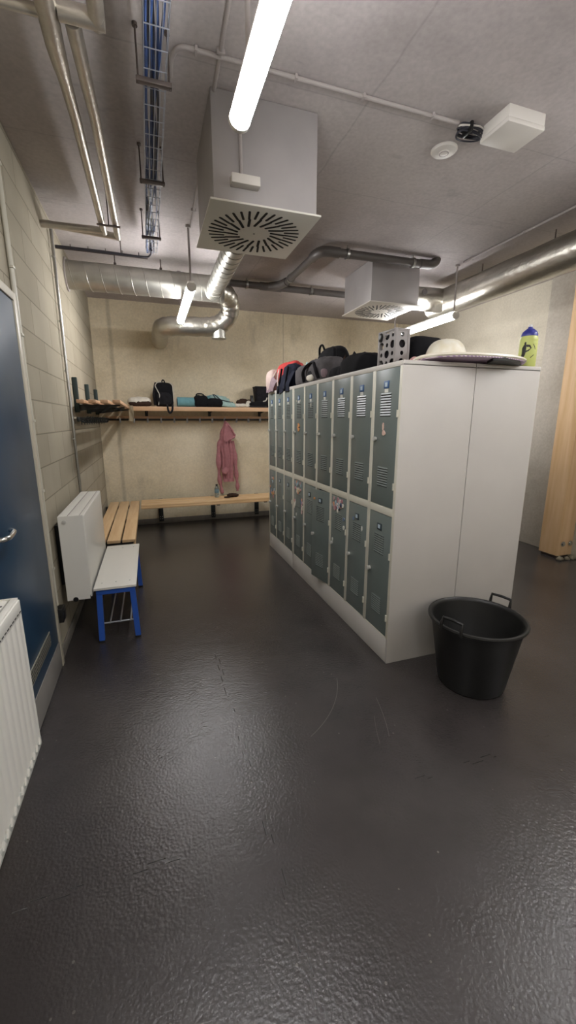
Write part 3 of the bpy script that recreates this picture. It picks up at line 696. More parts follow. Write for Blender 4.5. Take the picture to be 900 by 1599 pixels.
# ------------------------------------------------------------------ blue framed white bench
bx0, bx1, by0, by1, bz = -.428, -.158, 2.815, 3.815, .405
t = thing('changing_bench', 'white topped bench with blue steel frame beside the low radiator', 'bench', ((bx0+bx1)/2, (by0+by1)/2, 0))
tp = MB().box(bx0, bx1, by0, by1, bz-.018, bz, .003).build('bench_top', 'white_paint', t)
mb = MB()
for x in (bx0+.045, (bx0+bx1)/2, bx1-.045):
    for y in (by0+.09, by1-.09): mb.lathe([(0, 0), (.005, 0), (.005, .0012), (0, .0016)], (x, y, bz), 12)
mb.build('screws', 'steel', tp)
fz = bz-.0185; fx0, fx1 = bx0+.012, bx1-.010
for y, s in ((by0+.012, 1), (by1-.012, -1)):
    ya, yb = sorted((y, y+s*.035))
    MB().box(fx0, fx1, ya, yb, fz-.036, fz, .003).build('end_rail', 'blue_steel', t)
    for x, e in ((fx0, -1), (fx1-.036, 1)):
        ft = (y+s*.0)  # feet below
        mb = MB(); mb.prism([(x, fz-.034), (x+.036, fz-.034), (x+.036+e*.012, .012), (x+e*.012, .012)], lambda p: (p[0], ya, p[1]), lambda p: (p[0], yb, p[1]), .002)
        lg = mb.build('leg', 'blue_steel', t)
        mb = MB(); mb.box(x-.002+e*.012, x+.038+e*.012, ya-.002, yb+.002, 0, .013, .002); mb.build('foot_cap', 'plastic_black', lg)
    mb = MB(); mb.cyl((fx0+.03, (ya+yb)/2, .135), (fx1-.03, (ya+yb)/2, .135), .006, 10); mb.build('cross_bar', 'wire', t)
for x in (fx0, fx1-.03): MB().box(x, x+.03, by0+.047, by1-.047, fz-.034, fz, .002).build('side_rail', 'blue_steel', t)
for k in range(3):
    x = fx0+.068+.058*k*1.15; mb = MB(); mb.cyl((x, by0+.01, .141), (x, by1-.01, .141), .006, 10); mb.build('shoe_rack_rod', 'wire', t)

# ------------------------------------------------------------------ lockers
LX, LY0, LH = 1.318, 1.984, 1.82
ZA, ZM0, ZM1, ZT = .168, .945, .992, 1.792
def locker_door(w, h, upper, style):
    """Door in hinge space: hinge at y=0, door runs to +y, front faces -x."""
    mb = MB(); mb.box(0, .016, 0, w, 0, h, .0025)
    def louvres(z0, z1, n):
        p = (z1-z0)/n; ya, yb = w*.29, w*.73
        for k in range(n):
            z = z0+p*k
            mb.prism([(.0002, z+p*1.0), (-.0036, z+p*.40), (-.0030, z+p*.36), (.001, z+p*.36)], lambda q: (q[0], ya, q[1]), lambda q: (q[0], yb, q[1]))
    louvres(h*.665, h*.835, 9); louvres(h*.145, h*.295, 8)
    dr = mb.build('door', 'locker_door', local=True)
    for z0, z1, n in ((h*.665, h*.835, 9), (h*.145, h*.295, 8)):
        mb = MB(); p = (z1-z0)/n
        for k in range(n): mb.box(-.0006, .0005, w*.29, w*.73, z0+p*k-p*.0, z0+p*k+p*.42)
        mb.build('louvre_shade_strips', 'slot', dr, local=True)  # dark strips on the solid door paint the shade under each fin
    c = w*.51
    mb = MB(); mb.box(-.004, 0, c-.026, c+.026, h*.865, h*.865+.042, .001); a = mb.build('number_plate', 'plate_blue' if upper else 'plate_dark', dr, local=True)
    mb = MB(); mb.box(-.0048, -.0038, c-.012, c+.014, h*.865+.009, h*.865+.033); mb.build('number_mark', 'plate_white', dr, local=True)
    if upper:
        mb = MB(); mb.box(-.0016, 0, c-.018, c+.018, h*.836, h*.864); mb.build('name_label', 'paper', dr, local=True)
    mb = MB(); mb.cyl((0, w-.028, h*.50), (-.014, w-.028, h*.50), .013, 18); mb.box(-.024, -.012, w-.033, w-.023, h*.50-.012, h*.50+.014, .002)
    mb.build('knob', 'knob', dr, local=True)
    for z in (h*.66, h*.14):
        mb = MB(); mb.cyl((-.004, -.003, z), (-.004, -.003, z+.04), .006, 12); mb.build('hinge', 'locker_frame', dr, local=True)
    return dr
def sticker(dr, y, z, r, m, n=7, sx=1., rot=0., seed=0):
    rng = random.Random(seed); poly = [(r*sx*math.cos(2*PI*k/n+rot)*rng.uniform(.75, 1.1), r*math.sin(2*PI*k/n+rot)*rng.uniform(.75, 1.1)) for k in range(n)]
    mb = MB(); e = .0056 + .0002*(seed % 5)
    mb.prism(poly, lambda p: (-e, y+p[0], z+p[1]), lambda p: (-.0002, y+p[0], z+p[1])); return mb.build('sticker', m, dr, local=True)

def cabinet(ncol, y0, y1, label, specials):
    t = thing('locker_cabinet', label, 'locker', (LX, y0, 0), 'locker cabinets')
    D = .484; P = (y1-y0)/ncol; fw = .017
    mb = MB()
    mb.box(.0, D, 0, .0165, 0, LH-.02, .001); mb.box(.0, D, y1-y0-.0165, y1-y0, 0, LH-.02, .001)      # side panels
    mb.box(0, D, 0, y1-y0, LH-.028, LH, .003); mb.box(D-.004, D, .017, y1-y0-.017, ZA, LH-.03)
    mb.build('carcass', 'locker_white', t, local=True)
    mb = MB()
    for k in range(ncol+1):
        a = P*k; s0 = max(.001, a-fw) if k else .0; s1 = min(y1-y0, a+fw) if k < ncol else y1-y0
        if k == 0: s0, s1 = .0012, .026
        if k == ncol: s0, s1 = y1-y0-.026, y1-y0-.0012
        mb.box(-.001, .03, s0, s1, ZA+.0005, LH-.0285, .0012)
        if 0 < k < ncol: mb.box(.03, D-.01, a-.001, a+.001, ZA, LH-.03)
    mb.box(-.0005, .03, .002, y1-y0-.002, ZM0, ZM1, .0015); mb.box(-.0005, .03, .002, y1-y0-.002, ZA-.004, ZA+.003, .001); mb.box(-.0005, .03, .002, y1-y0-.002, ZT, LH-.0275, .001)
    mb.box(.03, D-.01, .017, y1-y0-.017, ZM0+.02, ZM0+.024)
    mb.build('front_frame', 'locker_frame', t, local=True)
    MB().box(-.0005, D-.002, .017, y1-y0-.017, .0, ZA, .002).build('plinth', 'locker_white', t, local=True)
    mb = MB(); mb.box(.022, .026, .02, y1-y0-.02, ZA+.005, LH-.03); mb.build('shade_sheet', 'locker_shade', t, local=True)  # dark sheet stands in for the shade behind the doors
    hU, hL = ZT-ZM1-.005, ZM0-ZA-.008
    for k in range(ncol):
        lo = P*k+(fw if k else .026)+.002; hi = P*(k+1)-(fw if k < ncol-1 else .026)-.002; w = hi-lo
        for upper in (True, False):
            h = hU if upper else hL
            dr = locker_door(w, h, upper, k); dr.parent = t
            dr.location = (.0, lo, ZM1+.0025 if upper else ZA+.005)
            if (k, upper) in specials: specials[(k, upper)](dr, w, h)
    return t
def sp_ajar(dr, w, h):
    dr.rotation_euler = (0, 0, math.radians(10)); dr['label'] = 'locker door standing ajar'
    sticker(dr, w*.85, h*.90, .012, 'sticker_orange', seed=4)
def sp_tag(dr, w, h):
    sticker(dr, w*.52, h*.545, .016, 'sticker_pink', 8, 1.0, seed=5); sticker(dr, w*.56, h*.595, .026, 'sticker_pink', 6, .3, .3, seed=6)
def sp_flower(dr, w, h):
    for k in range(5): sticker(dr, w*.5+.018*math.cos(k*1.26), h*.56+.026*math.sin(k*1.26), .016, 'sticker_orange', 7, seed=k)
    sticker(dr, w*.33, h*.86, .012, 'paper', 6, .6, seed=11); sticker(dr, w*.72, h*.86, .012, 'paper', 6, .6, seed=12)
def cluster(dr, w, h, zs, n, seed, pal=8, xr=(.1, .9)):
    rng = random.Random(seed)
    for k in range(n):
        sticker(dr, w*rng.uniform(*xr), h*rng.uniform(*zs), rng.uniform(.013, .022), 'st%d' % rng.randrange(pal), rng.choice((5, 6, 8)), rng.uniform(.6, 1.2), rng.uniform(0, 3), seed*50+k)
def sp_c3(dr, w, h):
    cluster(dr, w, h, (.86, .97), 20, 3); sticker(dr, w*.12, h*.72, .016, 'paper', 7, .8, seed=33); sticker(dr, w*.13, h*.80, .016, 'st6', 7, .8, seed=34)
    sticker(dr, w*.86, h*.54, .014, 'paper', 6, .6, seed=35)
def sp_c6(dr, w, h):
    cluster(dr, w, h, (.84, .98), 18, 8); cluster(dr, w, h, (.62, .84), 7, 9, xr=(.05, .18)); cluster(dr, w, h, (.64, .84), 6, 10, xr=(.82, .95)); sticker(dr, w*.7, h*.56, .016, 'paper', 6, .6, seed=36)
def sp_c9(dr, w, h):
    cluster(dr, w, h, (.62, .95), 8, 12); cluster(dr, w, h, (.60, .72), 6, 13)
    for k in range(4): sticker(dr, w*(.3+.12*k), h*.66, .016, 'sticker_orange', 6, seed=70+k)
def sp_c2(dr, w, h):
    sticker(dr, w*.22, h*.80, .02, 'paper', 6, .35, .4, seed=21); sticker(dr, w*.7, h*.855, .014, 'st6', 5, .6, seed=22)
def sp_u5(dr, w, h): sticker(dr, w*.45, h*.80, .024, 'paper', 5, .3, .2, seed=23)
cabA = cabinet(6, LY0, 3.772, 'near six column locker cabinet with slate doors facing the aisle', {(0, True): sp_tag, (3, False): sp_ajar, (5, True): sp_flower, (2, False): sp_c3, (5, False): sp_c6, (1, False): sp_c2, (4, True): sp_u5})
cabB = cabinet(3, 3.776, 4.645, 'far three column locker cabinet standing closest to the long bench', {(2, False): sp_c9})
cabC = cabinet(6, LY0, 3.772, 'rear locker cabinet whose end panel stands behind the black tub', {})
cabC.location = (2.292, 3.772, 0); cabC.rotation_euler = (0, 0, PI)

# ------------------------------------------------------------------ tub
tx, ty = 1.70, 1.68
t = thing('rubber_tub', 'large black tub with two loop handles against the lockers', 'tub', (tx, ty, 0))
MB().lathe([(0, 0), (.165, 0), (.178, .006), (.184, .02), (.243, .385), (.250, .392), (.262, .398), (.265, .406), (.262, .414), (.252, .416), (.243, .410), (.238, .395), (.180, .026), (.17, .016), (0, .014)], (tx, ty, 0), 72).build('tub_body', 'tub', t)
for ang in (math.radians(18), math.radians(198)):
    R = Matrix.Rotation(ang, 3, 'Z'); c = Vector((tx, ty, 0))
    lean = -.012 if ang > 3 else .012
    q = [c + R @ Vector(p) for p in [(.258, -.058, .395), (.262, -.058, .43), (.258+lean, -.056, .458), (.258+lean, 0, .462), (.258+lean, .056, .458), (.262, .058, .43), (.258, .058, .395)]]
    q = [q[0], q[1]] + [q[2], q[3], q[4]] + [q[5], q[6]]
    MB().tube(q, .0085, 10).build('handle', 'tub', t)

# ------------------------------------------------------------------ timber post
t = thing('timber_post', 'thick pale timber post bolted to the right wall on a steel foot', 'post', (4.28, 3.26, 0))
mb = MB(); mb.box(4.20, 4.415, 3.13, 3.36, .03, ZC-.002, .005); mb.build('post_body', 'pine', t)
for x in (4.25, 4.36):
    MB().lathe([(0, 0), (.03, 0), (.03, .004), (.016, .006), (.016, .018), (0, .02)], (x, 3.119, .17), 20, (0, -1, 0)).build('bolt', 'chrome', t)
mb = MB(); mb.box(4.22, 4.40, 3.15, 3.34, .0, .031, .002); mb.build('steel_foot', 'rust', t)
mb = MB()
for k in range(2): mb.cyl((4.24+.1*k, 3.119, 1.62+.0*k), (4.24+.1*k, 3.1185, 1.62), .008, 10)
mb.build('nail_marks', 'fab_brown', t)
for i, (x, y, s) in enumerate([(4.20, 3.09, .05), (4.29, 3.08, .04), (4.37, 3.08, .055)]):
    tag(MB().soft((x, y, s*.3), (s*1.5, s, s*.8), .9, .012, 30, seed=i*3.7, floor=0, nu=18, nv=10).build('rubble_lump', 'rubble'), ['lump of grey rubble at the left corner of the timber post foot', 'small lump of rubble in the middle before the timber post foot', 'lump of rubble before the right side of the timber post foot'][i], 'rubble', 'rubble lumps by the timber post')

# ------------------------------------------------------------------ things on top of the lockers
LT = LH+.001
# soft things heaped at the far end
t = thing('pillow', 'pale pink pillow slumped over the far corner of the lockers', 'pillow', (1.36, 4.58, LT))
MB().soft((1.375, 4.575, LT+.105), (.17, .15, .25), .7, .012, 9, (0, -.12, .2), LT, 1.3).build('cushion', 'fab_pale', t)
MB().grid(lambda u, v: Vector((1.298+.05*v*v+.010*math.sin(u*7), 4.63-.24*u, LT-.015*(1-v)**2+(.235-.14*u)*v+.006*math.sin(u*9+v*4))), 14, 14, .008).build('flap', 'fab_mauve', t)
MB().tube(catmull([(1.300, 4.63, LT+.0), (1.312, 4.55, LT+.08), (1.335, 4.48, LT+.15), (1.35, 4.42, LT+.20)], 6), .007, 8).build('seam_cord', 'fab_white', t)
t = thing('sports_bag', 'bright red bag behind the navy garment on the far lockers', 'bag', (1.50, 4.42, LT))
MB().soft((1.515, 4.43, LT+.15), (.20, .36, .29), .62, .012, 9, (0, 0, .35), LT, 2.4).build('bag_body', 'fab_red', t)
MB().soft((1.505, 4.30, LT+.265), (.10, .17, .06), .8, .008, 16, (0, 0, .35), None, 5.4).build('bag_fold', 'fab_red', t)
t = thing('garment', 'dark navy garment with straps drooping over the locker edge', 'clothing', (1.42, 4.12, LT))
MB().soft((1.43, 4.10, LT+.115), (.16, .34, .24), .6, .014, 11, (0, 0, 0), LT, 4.1).build('cloth', 'fab_navy', t)
MB().grid(lambda u, v: Vector((1.305-.006*math.sin(u*11)+.09*max(0, v-.3), 4.27-.38*u, LT-.012*(1-v)+.15*v-.03*abs(math.sin(u*5))*(1-v)**2)), 22, 12, .008).build('drooping_hem', 'fab_navy', t)
for y, dz in ((4.20, .045), (3.99, .03)):
    MB().tube(catmull([(1.34, y, LT+.20), (1.31, y-.01, LT+.06), (1.300, y-.02, LT-.01), (1.300, y+.015, LT-dz), (1.300, y+.03, LT-.01)], 6), .010, 8, flat=.4).build('strap', 'fab_black', t)
MB().tube(catmull([(1.35, 4.33, LT+.21), (1.325, 4.29, LT+.14), (1.305, 4.24, LT+.08), (1.297, 4.20, LT+.03)], 6), .008, 8, flat=.5).build('white_strap', 'fab_pale', t)
t = thing('sports_bag', 'slouching charcoal sports bag at the edge of the locker tops', 'bag', (1.46, 3.50, LT))
MB().soft((1.46, 3.74, LT+.085), (.20, .34, .175), .5, .010, 9, (0, 0, 0), LT, 6.2).build('bag_end', 'fab_char', t)
MB().soft((1.46, 3.36, LT+.092), (.22, .52, .20), .62, .014, 8, (0, 0, 0), LT, 8.8).build('bag_body', 'fab_char', t)
MB().tube(catmull([(1.36, 3.60, LT+.02), (1.338, 3.57, LT+.10), (1.345, 3.48, LT+.15), (1.345, 3.34, LT+.155), (1.335, 3.27, LT+.09), (1.35, 3.24, LT+.02)], 6), .016, 10, flat=.5).build('carry_handle', 'fab_black2', t)
MB().soft((1.355, 3.43, LT+.075), (.03, .12, .055), .8, .004, 18, (0, 0, 0), LT, 5.3, nu=24, nv=12).build('dark_opening', 'fab_black', t)
MB().soft((1.348, 3.42, LT+.040), (.03, .14, .045), .8, .006, 22, (0, 0, 0), LT, 3.3, nu=24, nv=12).build('white_bundle', 'fab_white', t)
MB().soft((1.365, 3.16, LT+.055), (.05, .06, .06), .8, .004, 22, (0, 0, 0), LT, 7.3, nu=20, nv=12).build('grey_patch', 'fab_mauve', t)
t = thing('backpack', 'black backpack behind the charcoal sports bag on the lockers', 'backpack', (1.66, 3.72, LT))
MB().soft((1.685, 3.70, LT+.175), (.20, .50, .35), .75, .012, 7, (0, 0, 0), LT, 2.2).build('pack_body', 'fab_black', t)
MB().soft((1.655, 4.02, LT+.14), (.15, .20, .26), .6, .012, 9, (0, 0, .2), LT, 7.7).build('side_pocket', 'fab_black2', t)
MB().tube(catmull([(1.635, 3.90, LT+.27), (1.625, 3.88, LT+.36), (1.625, 3.82, LT+.385), (1.635, 3.78, LT+.33)], 6), .012, 8, flat=.6).build('top_loop', 'fab_black', t)
MB().tube(catmull([(1.60, 4.10, LT+.16), (1.57, 4.08, LT+.25), (1.545, 4.02, LT+.22), (1.53, 3.97, LT+.15)], 6), .014, 8, flat=.4).build('teal_strap', 'fab_teal2', t)
MB().tube(catmull([(1.60, 3.90, LT+.28), (1.565, 3.94, LT+.22), (1.535, 4.02, LT+.15), (1.52, 4.06, LT+.11)], 6), .008, 8, flat=.4).build('grey_strap', 'fab_pale', t)
MB().tube(catmull([(1.60, 3.50, LT+.30), (1.585, 3.45, LT+.29), (1.575, 3.42, LT+.20), (1.58, 3.43, LT+.08)], 6), .016, 8, flat=.5).build('side_strap', 'fab_black', t)
# low black bag
t = thing('sports_bag', 'low black holdall beside the grey perforated crate', 'bag', (1.50, 2.85, LT))
MB().soft((1.52, 2.80, LT+.065), (.26, .42, .165), .68, .014, 9, (0, 0, 0), LT, 5.1).build('bag_body', 'fab_black', t)
MB().soft((1.50, 3.06, LT+.045), (.22, .26, .10), .7, .012, 10, (0, 0, 0), LT, 9.4).build('bag_flap', 'fab_black2', t)
MB().soft((1.45, 2.99, LT+.115), (.03, .05, .12), .9, .004, 20, (.5, 0, 0), None, 1., nu=18, nv=10, taper=.8).build('upturned_tip', 'fab_brown', t)
MB().soft((1.46, 2.83, LT+.145), (.04, .10, .06), .9, .004, 20, (0, 0, 0), None, 1., nu=18, nv=10, taper=.8).build('peak', 'fab_black2', t)
# perforated crate
def holed_plate(mb, o, ux, uy, w, h, nx, ny, th):
    """Plate with alternating large and small round holes; o corner, ux uy unit vectors."""
    o = Vector(o); ux = Vector(ux); uy = Vector(uy); nn = ux.cross(uy); K = 16; cw, ch = w/nx, h/ny
    b = bmesh.new()
    for i in range(nx):
        for j in range(ny):
            c = o + ux*(cw*(i+.5)) + uy*(ch*(j+.5)); r = min(cw, ch)*(.44 if (i+j) % 2 == 0 else .24)
            sq, ci = [], []
            for k in range(K):
                a = 2*PI*k/K + PI/4; ca, sa = math.cos(a), math.sin(a); m_ = max(abs(ca), abs(sa))
                sq.append((ca/m_*cw/2, sa/m_*ch/2)); ci.append((ca*r, sa*r))
            L = {}
            for lv in (0, 1):
                off = nn*(th*lv)
                L[lv] = ([b.verts.new(c + ux*p + uy*q + off) for p, q in sq], [b.verts.new(c + ux*p + uy*q + off) for p, q in ci])
            for k in range(K):
                k2 = (k+1) % K
                b.faces.new((L[0][0][k], L[0][0][k2], L[0][1][k2], L[0][1][k])); b.faces.new((L[1][0][k], L[1][1][k], L[1][1][k2], L[1][0][k2]))
                b.faces.new((L[0][1][k], L[0][1][k2], L[1][1][k2], L[1][1][k]))
    bmesh.ops.remove_doubles(b, verts=b.verts, dist=1e-4); bmesh.ops.recalc_face_normals(b, faces=b.faces)
    mb._merge(b)
t = thing('plastic_crate', 'grey plastic crate with round holes standing on the lockers', 'crate', (1.48, 2.36, LT))
cr = Matrix.Rotation(math.radians(5), 3, 'Z'); cc = Vector((1.5096, 2.396, LT)); W, Dp, Hh = .094, .165, .232
def cw_(x, y, z): return cc + cr @ Vector((x, y, z))
ex, ey, ez = cr @ Vector((1, 0, 0)), cr @ Vector((0, 1, 0)), Vector((0, 0, 1))
mb = MB(); holed_plate(mb, cw_(-W/2, Dp/2, .008), -ey, ez, Dp, Hh-.016, 3, 4, .004); mb.build('long_side', 'crate', t)
mb = MB(); holed_plate(mb, cw_(W/2, -Dp/2, .008), ey, ez, Dp, Hh-.016, 3, 4, .004); mb.build('long_side', 'crate', t)
mb = MB(); holed_plate(mb, cw_(-W/2, -Dp/2, .008), ex, ez, W, Hh-.016, 1, 4, .004); mb.build('short_side', 'crate', t)
mb = MB(); holed_plate(mb, cw_(W/2, Dp/2, .008), -ex, ez, W, Hh-.016, 1, 4, .004); mb.build('short_side', 'crate', t)
mb = MB()
for sx in (-1, 1):
    for sy in (-1, 1):
        p = cw_(sx*W/2, sy*Dp/2, Hh/2); mb.box(p.x-.008, p.x+.008, p.y-.008, p.y+.008, LT, LT+Hh, .002, None)
for z0 in (0, Hh-.014):
    for sx in (-1, 1):
        p = cw_(sx*W/2, 0, z0+.007); mb.box(p.x-.006, p.x+.006, p.y-Dp/2, p.y+Dp/2, p.z-.007, p.z+.007, .002, cr)
        q = cw_(0, sx*Dp/2, z0+.007); mb.box(q.x-W/2, q.x+W/2, q.y-.006, q.y+.006, q.z-.007, q.z+.007, .002, cr)
mb.build('rim', 'crate', t)
MB().soft(cw_(0, 0, .115), (W-.03, Dp-.03, .2), .5, .006, 10, (0, 0, math.radians(5)), LT+.004, 2.).build('dark_lining', 'fab_black2', t)
MB().soft(cw_(-W/2-.004, Dp/2-.02, Hh-.035), (.022, .035, .05), .8, .004, 30, nu=16, nv=10).build('clip', 'plastic_black', t)
# black bag beside crate
t = thing('toiletry_bag', 'plump black bag wedged between the crate and the pale cap', 'bag', (1.73, 2.40, LT))
MB().soft((1.75, 2.475, LT+.103), (.25, .34, .222), .5, .010, 8, (0, 0, 0), LT, 3.9).build('bag_body', 'fab_black', t)
tag(MB().soft((1.615, 2.265, LT+.025), (.12, .08, .065), .8, .012, 20, (0, 0, 0), LT, 2.8).build('pink_cloth', 'fab_pinklight'), 'crumpled light pink cloth beside the pale cap', 'cloth')
# pale cap
t = thing('cap', 'pale patterned cap with dark brim resting on the oval board', 'cap', (1.735, 2.17, LT+.03))
prof = [(0, 0)] + [(.120*math.cos(a)**.6, .120*math.sin(a)) for a in [PI/2*k/12 for k in range(0, 12)]] + [(0, .118)]
MB().lathe(prof, (1.748, 2.19, LT+.038), 40).build('crown', 'cap_pale', t)
MB().grid(lambda u, v: Vector((1.80+.155*v*math.cos((u-.5)*1.5), 2.15+(.06+.05*v)*(u-.5)*2, LT+.052+.012*v-.02*v*v)), 14, 8, .004).build('brim', 'fab_black', t)
MB().lathe([(0, 0), (.008, 0), (.006, .006), (0, .008)], (1.748, 2.19, LT+.157), 14).build('button', 'cap_pale', t)
# oval board overhanging
t = thing('body_board', 'cream oval board with purple underside overhanging the locker end', 'board', (1.82, 2.05, LT))
def oval(sx, sy, n=56, p=.85): return [(sx*math.copysign(abs(math.cos(a))**p, math.cos(a)), sy*math.copysign(abs(math.sin(a))**p, math.sin(a))) for a in [2*PI*k/n for k in range(n)]]
bc = Vector((1.82, 2.055, LT+.012)); tilt = lambda p, z: Vector((bc.x+p[0], bc.y+p[1], LT+.005+z+max(0, .165-p[1])*.085-.011))
mb = MB(); mb.prism(oval(.375, .165), lambda p: tilt(p, .004), lambda p: tilt((p[0]*.985, p[1]*.97), .022), .005); mb.build('deck', 'board_white', t)
mb = MB(); mb.prism(oval(.362, .158), lambda p: tilt(p, -.001), lambda p: tilt(p, .0065)); mb.build('striped_underside', 'board_purple', t)
mb = MB(); mb.prism([(.02, -.150), (.10, -.158), (.24, -.125), (.31, -.075), (.25, -.07), (.05, -.075)], lambda p: tilt(p, -.016), lambda p: tilt(p, .004), .002); mb.build('black_fin', 'plastic_black', t)
# bottle
r = .050; bxp, byp = 2.236, 2.045
t = thing('sports_bottle', 'lime green sports bottle with blue cap on the locker corner', 'bottle', (bxp, byp, LT))
MB().lathe([(0, 0), (.046, 0), (r, .006), (r, .118), (.0485, .124), (r, .130), (r, .140), (.0485, .146), (r, .152), (r, .160), (.046, .172), (.045, .178), (0, .178)], (bxp, byp, LT), 48).build('bottle_body', 'bottle_green', t)
MB().lathe([(0, 0), (.046, 0), (.046, .012), (.038, .028), (.022, .042), (.015, .046), (.013, .054), (0, .055)], (bxp, byp, LT+.178), 40).build('cap', 'bottle_blue', t)
MB().lathe([(0, 0), (.010, 0), (.011, .010), (.007, .014), (0, .014)], (bxp, byp, LT+.233), 20).build('spout', 'bottle_white', t)
fwd = math.atan2(-byp, -bxp)
def decal(polys, name, m, par):
    b = bmesh.new()
    for poly in polys:
        vs = [b.verts.new((p[0], p[1], 0)) for p in poly]; b.faces.new(vs)
    bmesh.ops.triangulate(b, faces=b.faces); bmesh.ops.subdivide_edges(b, edges=b.edges[:], cuts=2, use_grid_fill=True)
    for v in b.verts:
        a = fwd + v.co.x/r; z = v.co.y; v.co = Vector((bxp+(r+.0012)*math.cos(a), byp+(r+.0012)*math.sin(a), LT+z))
    mb = MB(); mb._merge(b); return mb.build(name, m, par, smooth=False)
fig = [[(-.022, .126), (-.012, .126), (-.011, .137), (-.016, .143), (-.022, .138)],
       [(-.032, .078), (-.010, .082), (-.009, .104), (-.011, .127), (-.023, .127), (-.033, .108)],
       [(-.011, .127), (-.009, .113), (.006, .112), (.013, .104), (.019, .106), (.009, .124)],
       [(.019, .106), (.013, .105), (.000, .095), (-.010, .093), (-.010, .082), (.005, .089)],
       [(-.032, .078), (-.010, .082), (-.013, .066), (-.026, .042), (-.034, .016), (-.038, .016), (-.037, .045)]]
decal(fig, 'printed_figure', 'ink', t)
decal([[(.024, .128), (.028, .128), (.040, .112), (.044, .098), (.041, .098), (.036, .110)], [(.016, .052), (.036, .070), (.037, .066), (.018, .048)]], 'printed_stroke', 'ink', t)

# ------------------------------------------------------------------ things on the back shelf
SZ = 1.687; SY = 6.03
t = thing('cap', 'white and dark brown hat at the left end of the back shelf', 'hat', (-.09, 6.0, SZ))
MB().soft((-.10, 6.0, SZ+.06), (.29, .22, .125), .8, .010, 9, (0, 0, 0), SZ, 3.).build('white_crown', 'fab_white', t)
MB().soft((-.085, 5.935, SZ+.035), (.27, .10, .08), .8, .010, 12, (0, 0, 0), SZ, 7.).build('dark_lining', 'fab_brown', t)
t = thing('backpack', 'black backpack with pale piping standing on the back shelf', 'backpack', (.215, 6.0, SZ))
MB().soft((.225, 6.02, SZ+.155), (.235, .20, .325), .45, .007, 8, (0, 0, .0), SZ, 4.).build('pack_body', 'fab_black', t)
MB().soft((.225, 5.925, SZ+.10), (.18, .05, .16), .6, .006, 10, (0, 0, 0), SZ, 6.).build('front_pocket', 'fab_black2', t)
MB().tube(catmull([(.145, 5.915, SZ+.02), (.165, 5.905, SZ+.14), (.145, 5.905, SZ+.20), (.118, 5.92, SZ+.27), (.155, 5.925, SZ+.315), (.20, 5.93, SZ+.318)], 6), .0055, 8).build('piping', 'piping', t)
MB().tube(catmull([(.345, 5.94, SZ+.06), (.342, 5.93, SZ+.2), (.335, 5.94, SZ+.29), (.29, 5.94, SZ+.318)], 6), .0045, 8).build('piping', 'piping', t)
MB().tube(catmull([(.105, 5.96, SZ+.02), (.095, 5.94, SZ+.15), (.115, 5.94, SZ+.26), (.13, 5.95, SZ+.31)], 6), .018, 8, flat=.4).build('shoulder_strap', 'fab_black2', t)
MB().tube(catmull([(.20, 5.99, SZ+.31), (.215, 5.97, SZ+.345), (.235, 5.97, SZ+.34), (.245, 5.99, SZ+.31)], 5), .008, 8).build('grab_loop', 'fab_black', t)
MB().tube(catmull([(.255, 5.905, SZ+.03), (.258, 5.875, SZ-.0), (.262, 5.872, SZ-.045), (.285, 5.872, SZ-.085), (.315, 5.872, SZ-.05), (.322, 5.875, SZ-.0), (.325, 5.905, SZ+.03)], 6), .013, 8, flat=.4).build('hanging_strap', 'fab_black2', t)
t = thing('rolled_mat', 'rolled teal mat lying on the back shelf', 'mat', (.53, 6.0, SZ))
mb = MB(); mb.cyl((.395, 6.0, SZ+.066), (.70, 6.0, SZ+.066), .065, 30); mb.build('mat_roll', 'fab_teal', t)
mb = MB(); mb.tube([(.392+.0, 6.0+.0, SZ+.066)] and [(.3935, 6.0+(.012+.0045*k/3)*math.cos(k*.6), SZ+.066+(.012+.0045*k/3)*math.sin(k*.6)) for k in range(32)], .003, 6); mb.build('roll_edge', 'fab_navy', t)
t = thing('sports_bag', 'boxy black pouch with a top handle against the rolled teal mat', 'bag', (.72, 5.99, SZ))
MB().soft((.715, 5.985, SZ+.075), (.185, .16, .165), .55, .010, 12, (0, 0, 0), SZ, 2.6).build('bag_body', 'fab_black', t)
MB().tube(catmull([(.65, 5.96, SZ+.15), (.66, 5.95, SZ+.172), (.70, 5.95, SZ+.178), (.74, 5.95, SZ+.172), (.76, 5.96, SZ+.15)], 5), .009, 8).build('handle', 'fab_black', t)
t = thing('towel', 'pale teal towel with navy trim heaped on the back shelf', 'towel', (.98, 6.06, SZ))
MB().soft((.98, 6.09, SZ+.075), (.34, .13, .17), .8, .020, 10, (0, .22, 0), SZ, 5.3).build('towel_heap', 'fab_teal2', t)
MB().soft((1.10, 5.95, SZ+.03), (.22, .10, .075), .8, .016, 14, (0, .15, 0), SZ, 8.3).build('towel_end', 'fab_teal2', t)
MB().soft((.86, 6.08, SZ+.08), (.12, .14, .17), .8, .012, 12, (0, 0, 0), SZ, 2.9).build('blue_fold', 'fab_teal', t)
MB().tube(catmull([(.90, 5.99, SZ+.175), (.94, 5.98, SZ+.15), (.99, 5.965, SZ+.105), (1.06, 5.94, SZ+.085), (1.16, 5.93, SZ+.065)], 6), .012, 8, flat=.5).build('navy_trim', 'fab_navy', t)
MB().tube(catmull([(.885, 5.985, SZ+.18), (.92, 5.965, SZ+.12), (.97, 5.94, SZ+.07), (1.0, 5.93, SZ+.03)], 6), .010, 8, flat=.5).build('navy_trim', 'fab_navy', t)
tag(MB().soft((.90, 5.955, SZ+.055), (.25, .11, .125), .75, .014, 12, (0, 0, 0), SZ, 6.6).build('garment', 'fab_black'), 'black garment bundled in front of the pale teal towel', 'clothing')
t = thing('shoe', 'brown and white shoe at the right of the teal towel', 'shoe', (1.28, 5.98, SZ))
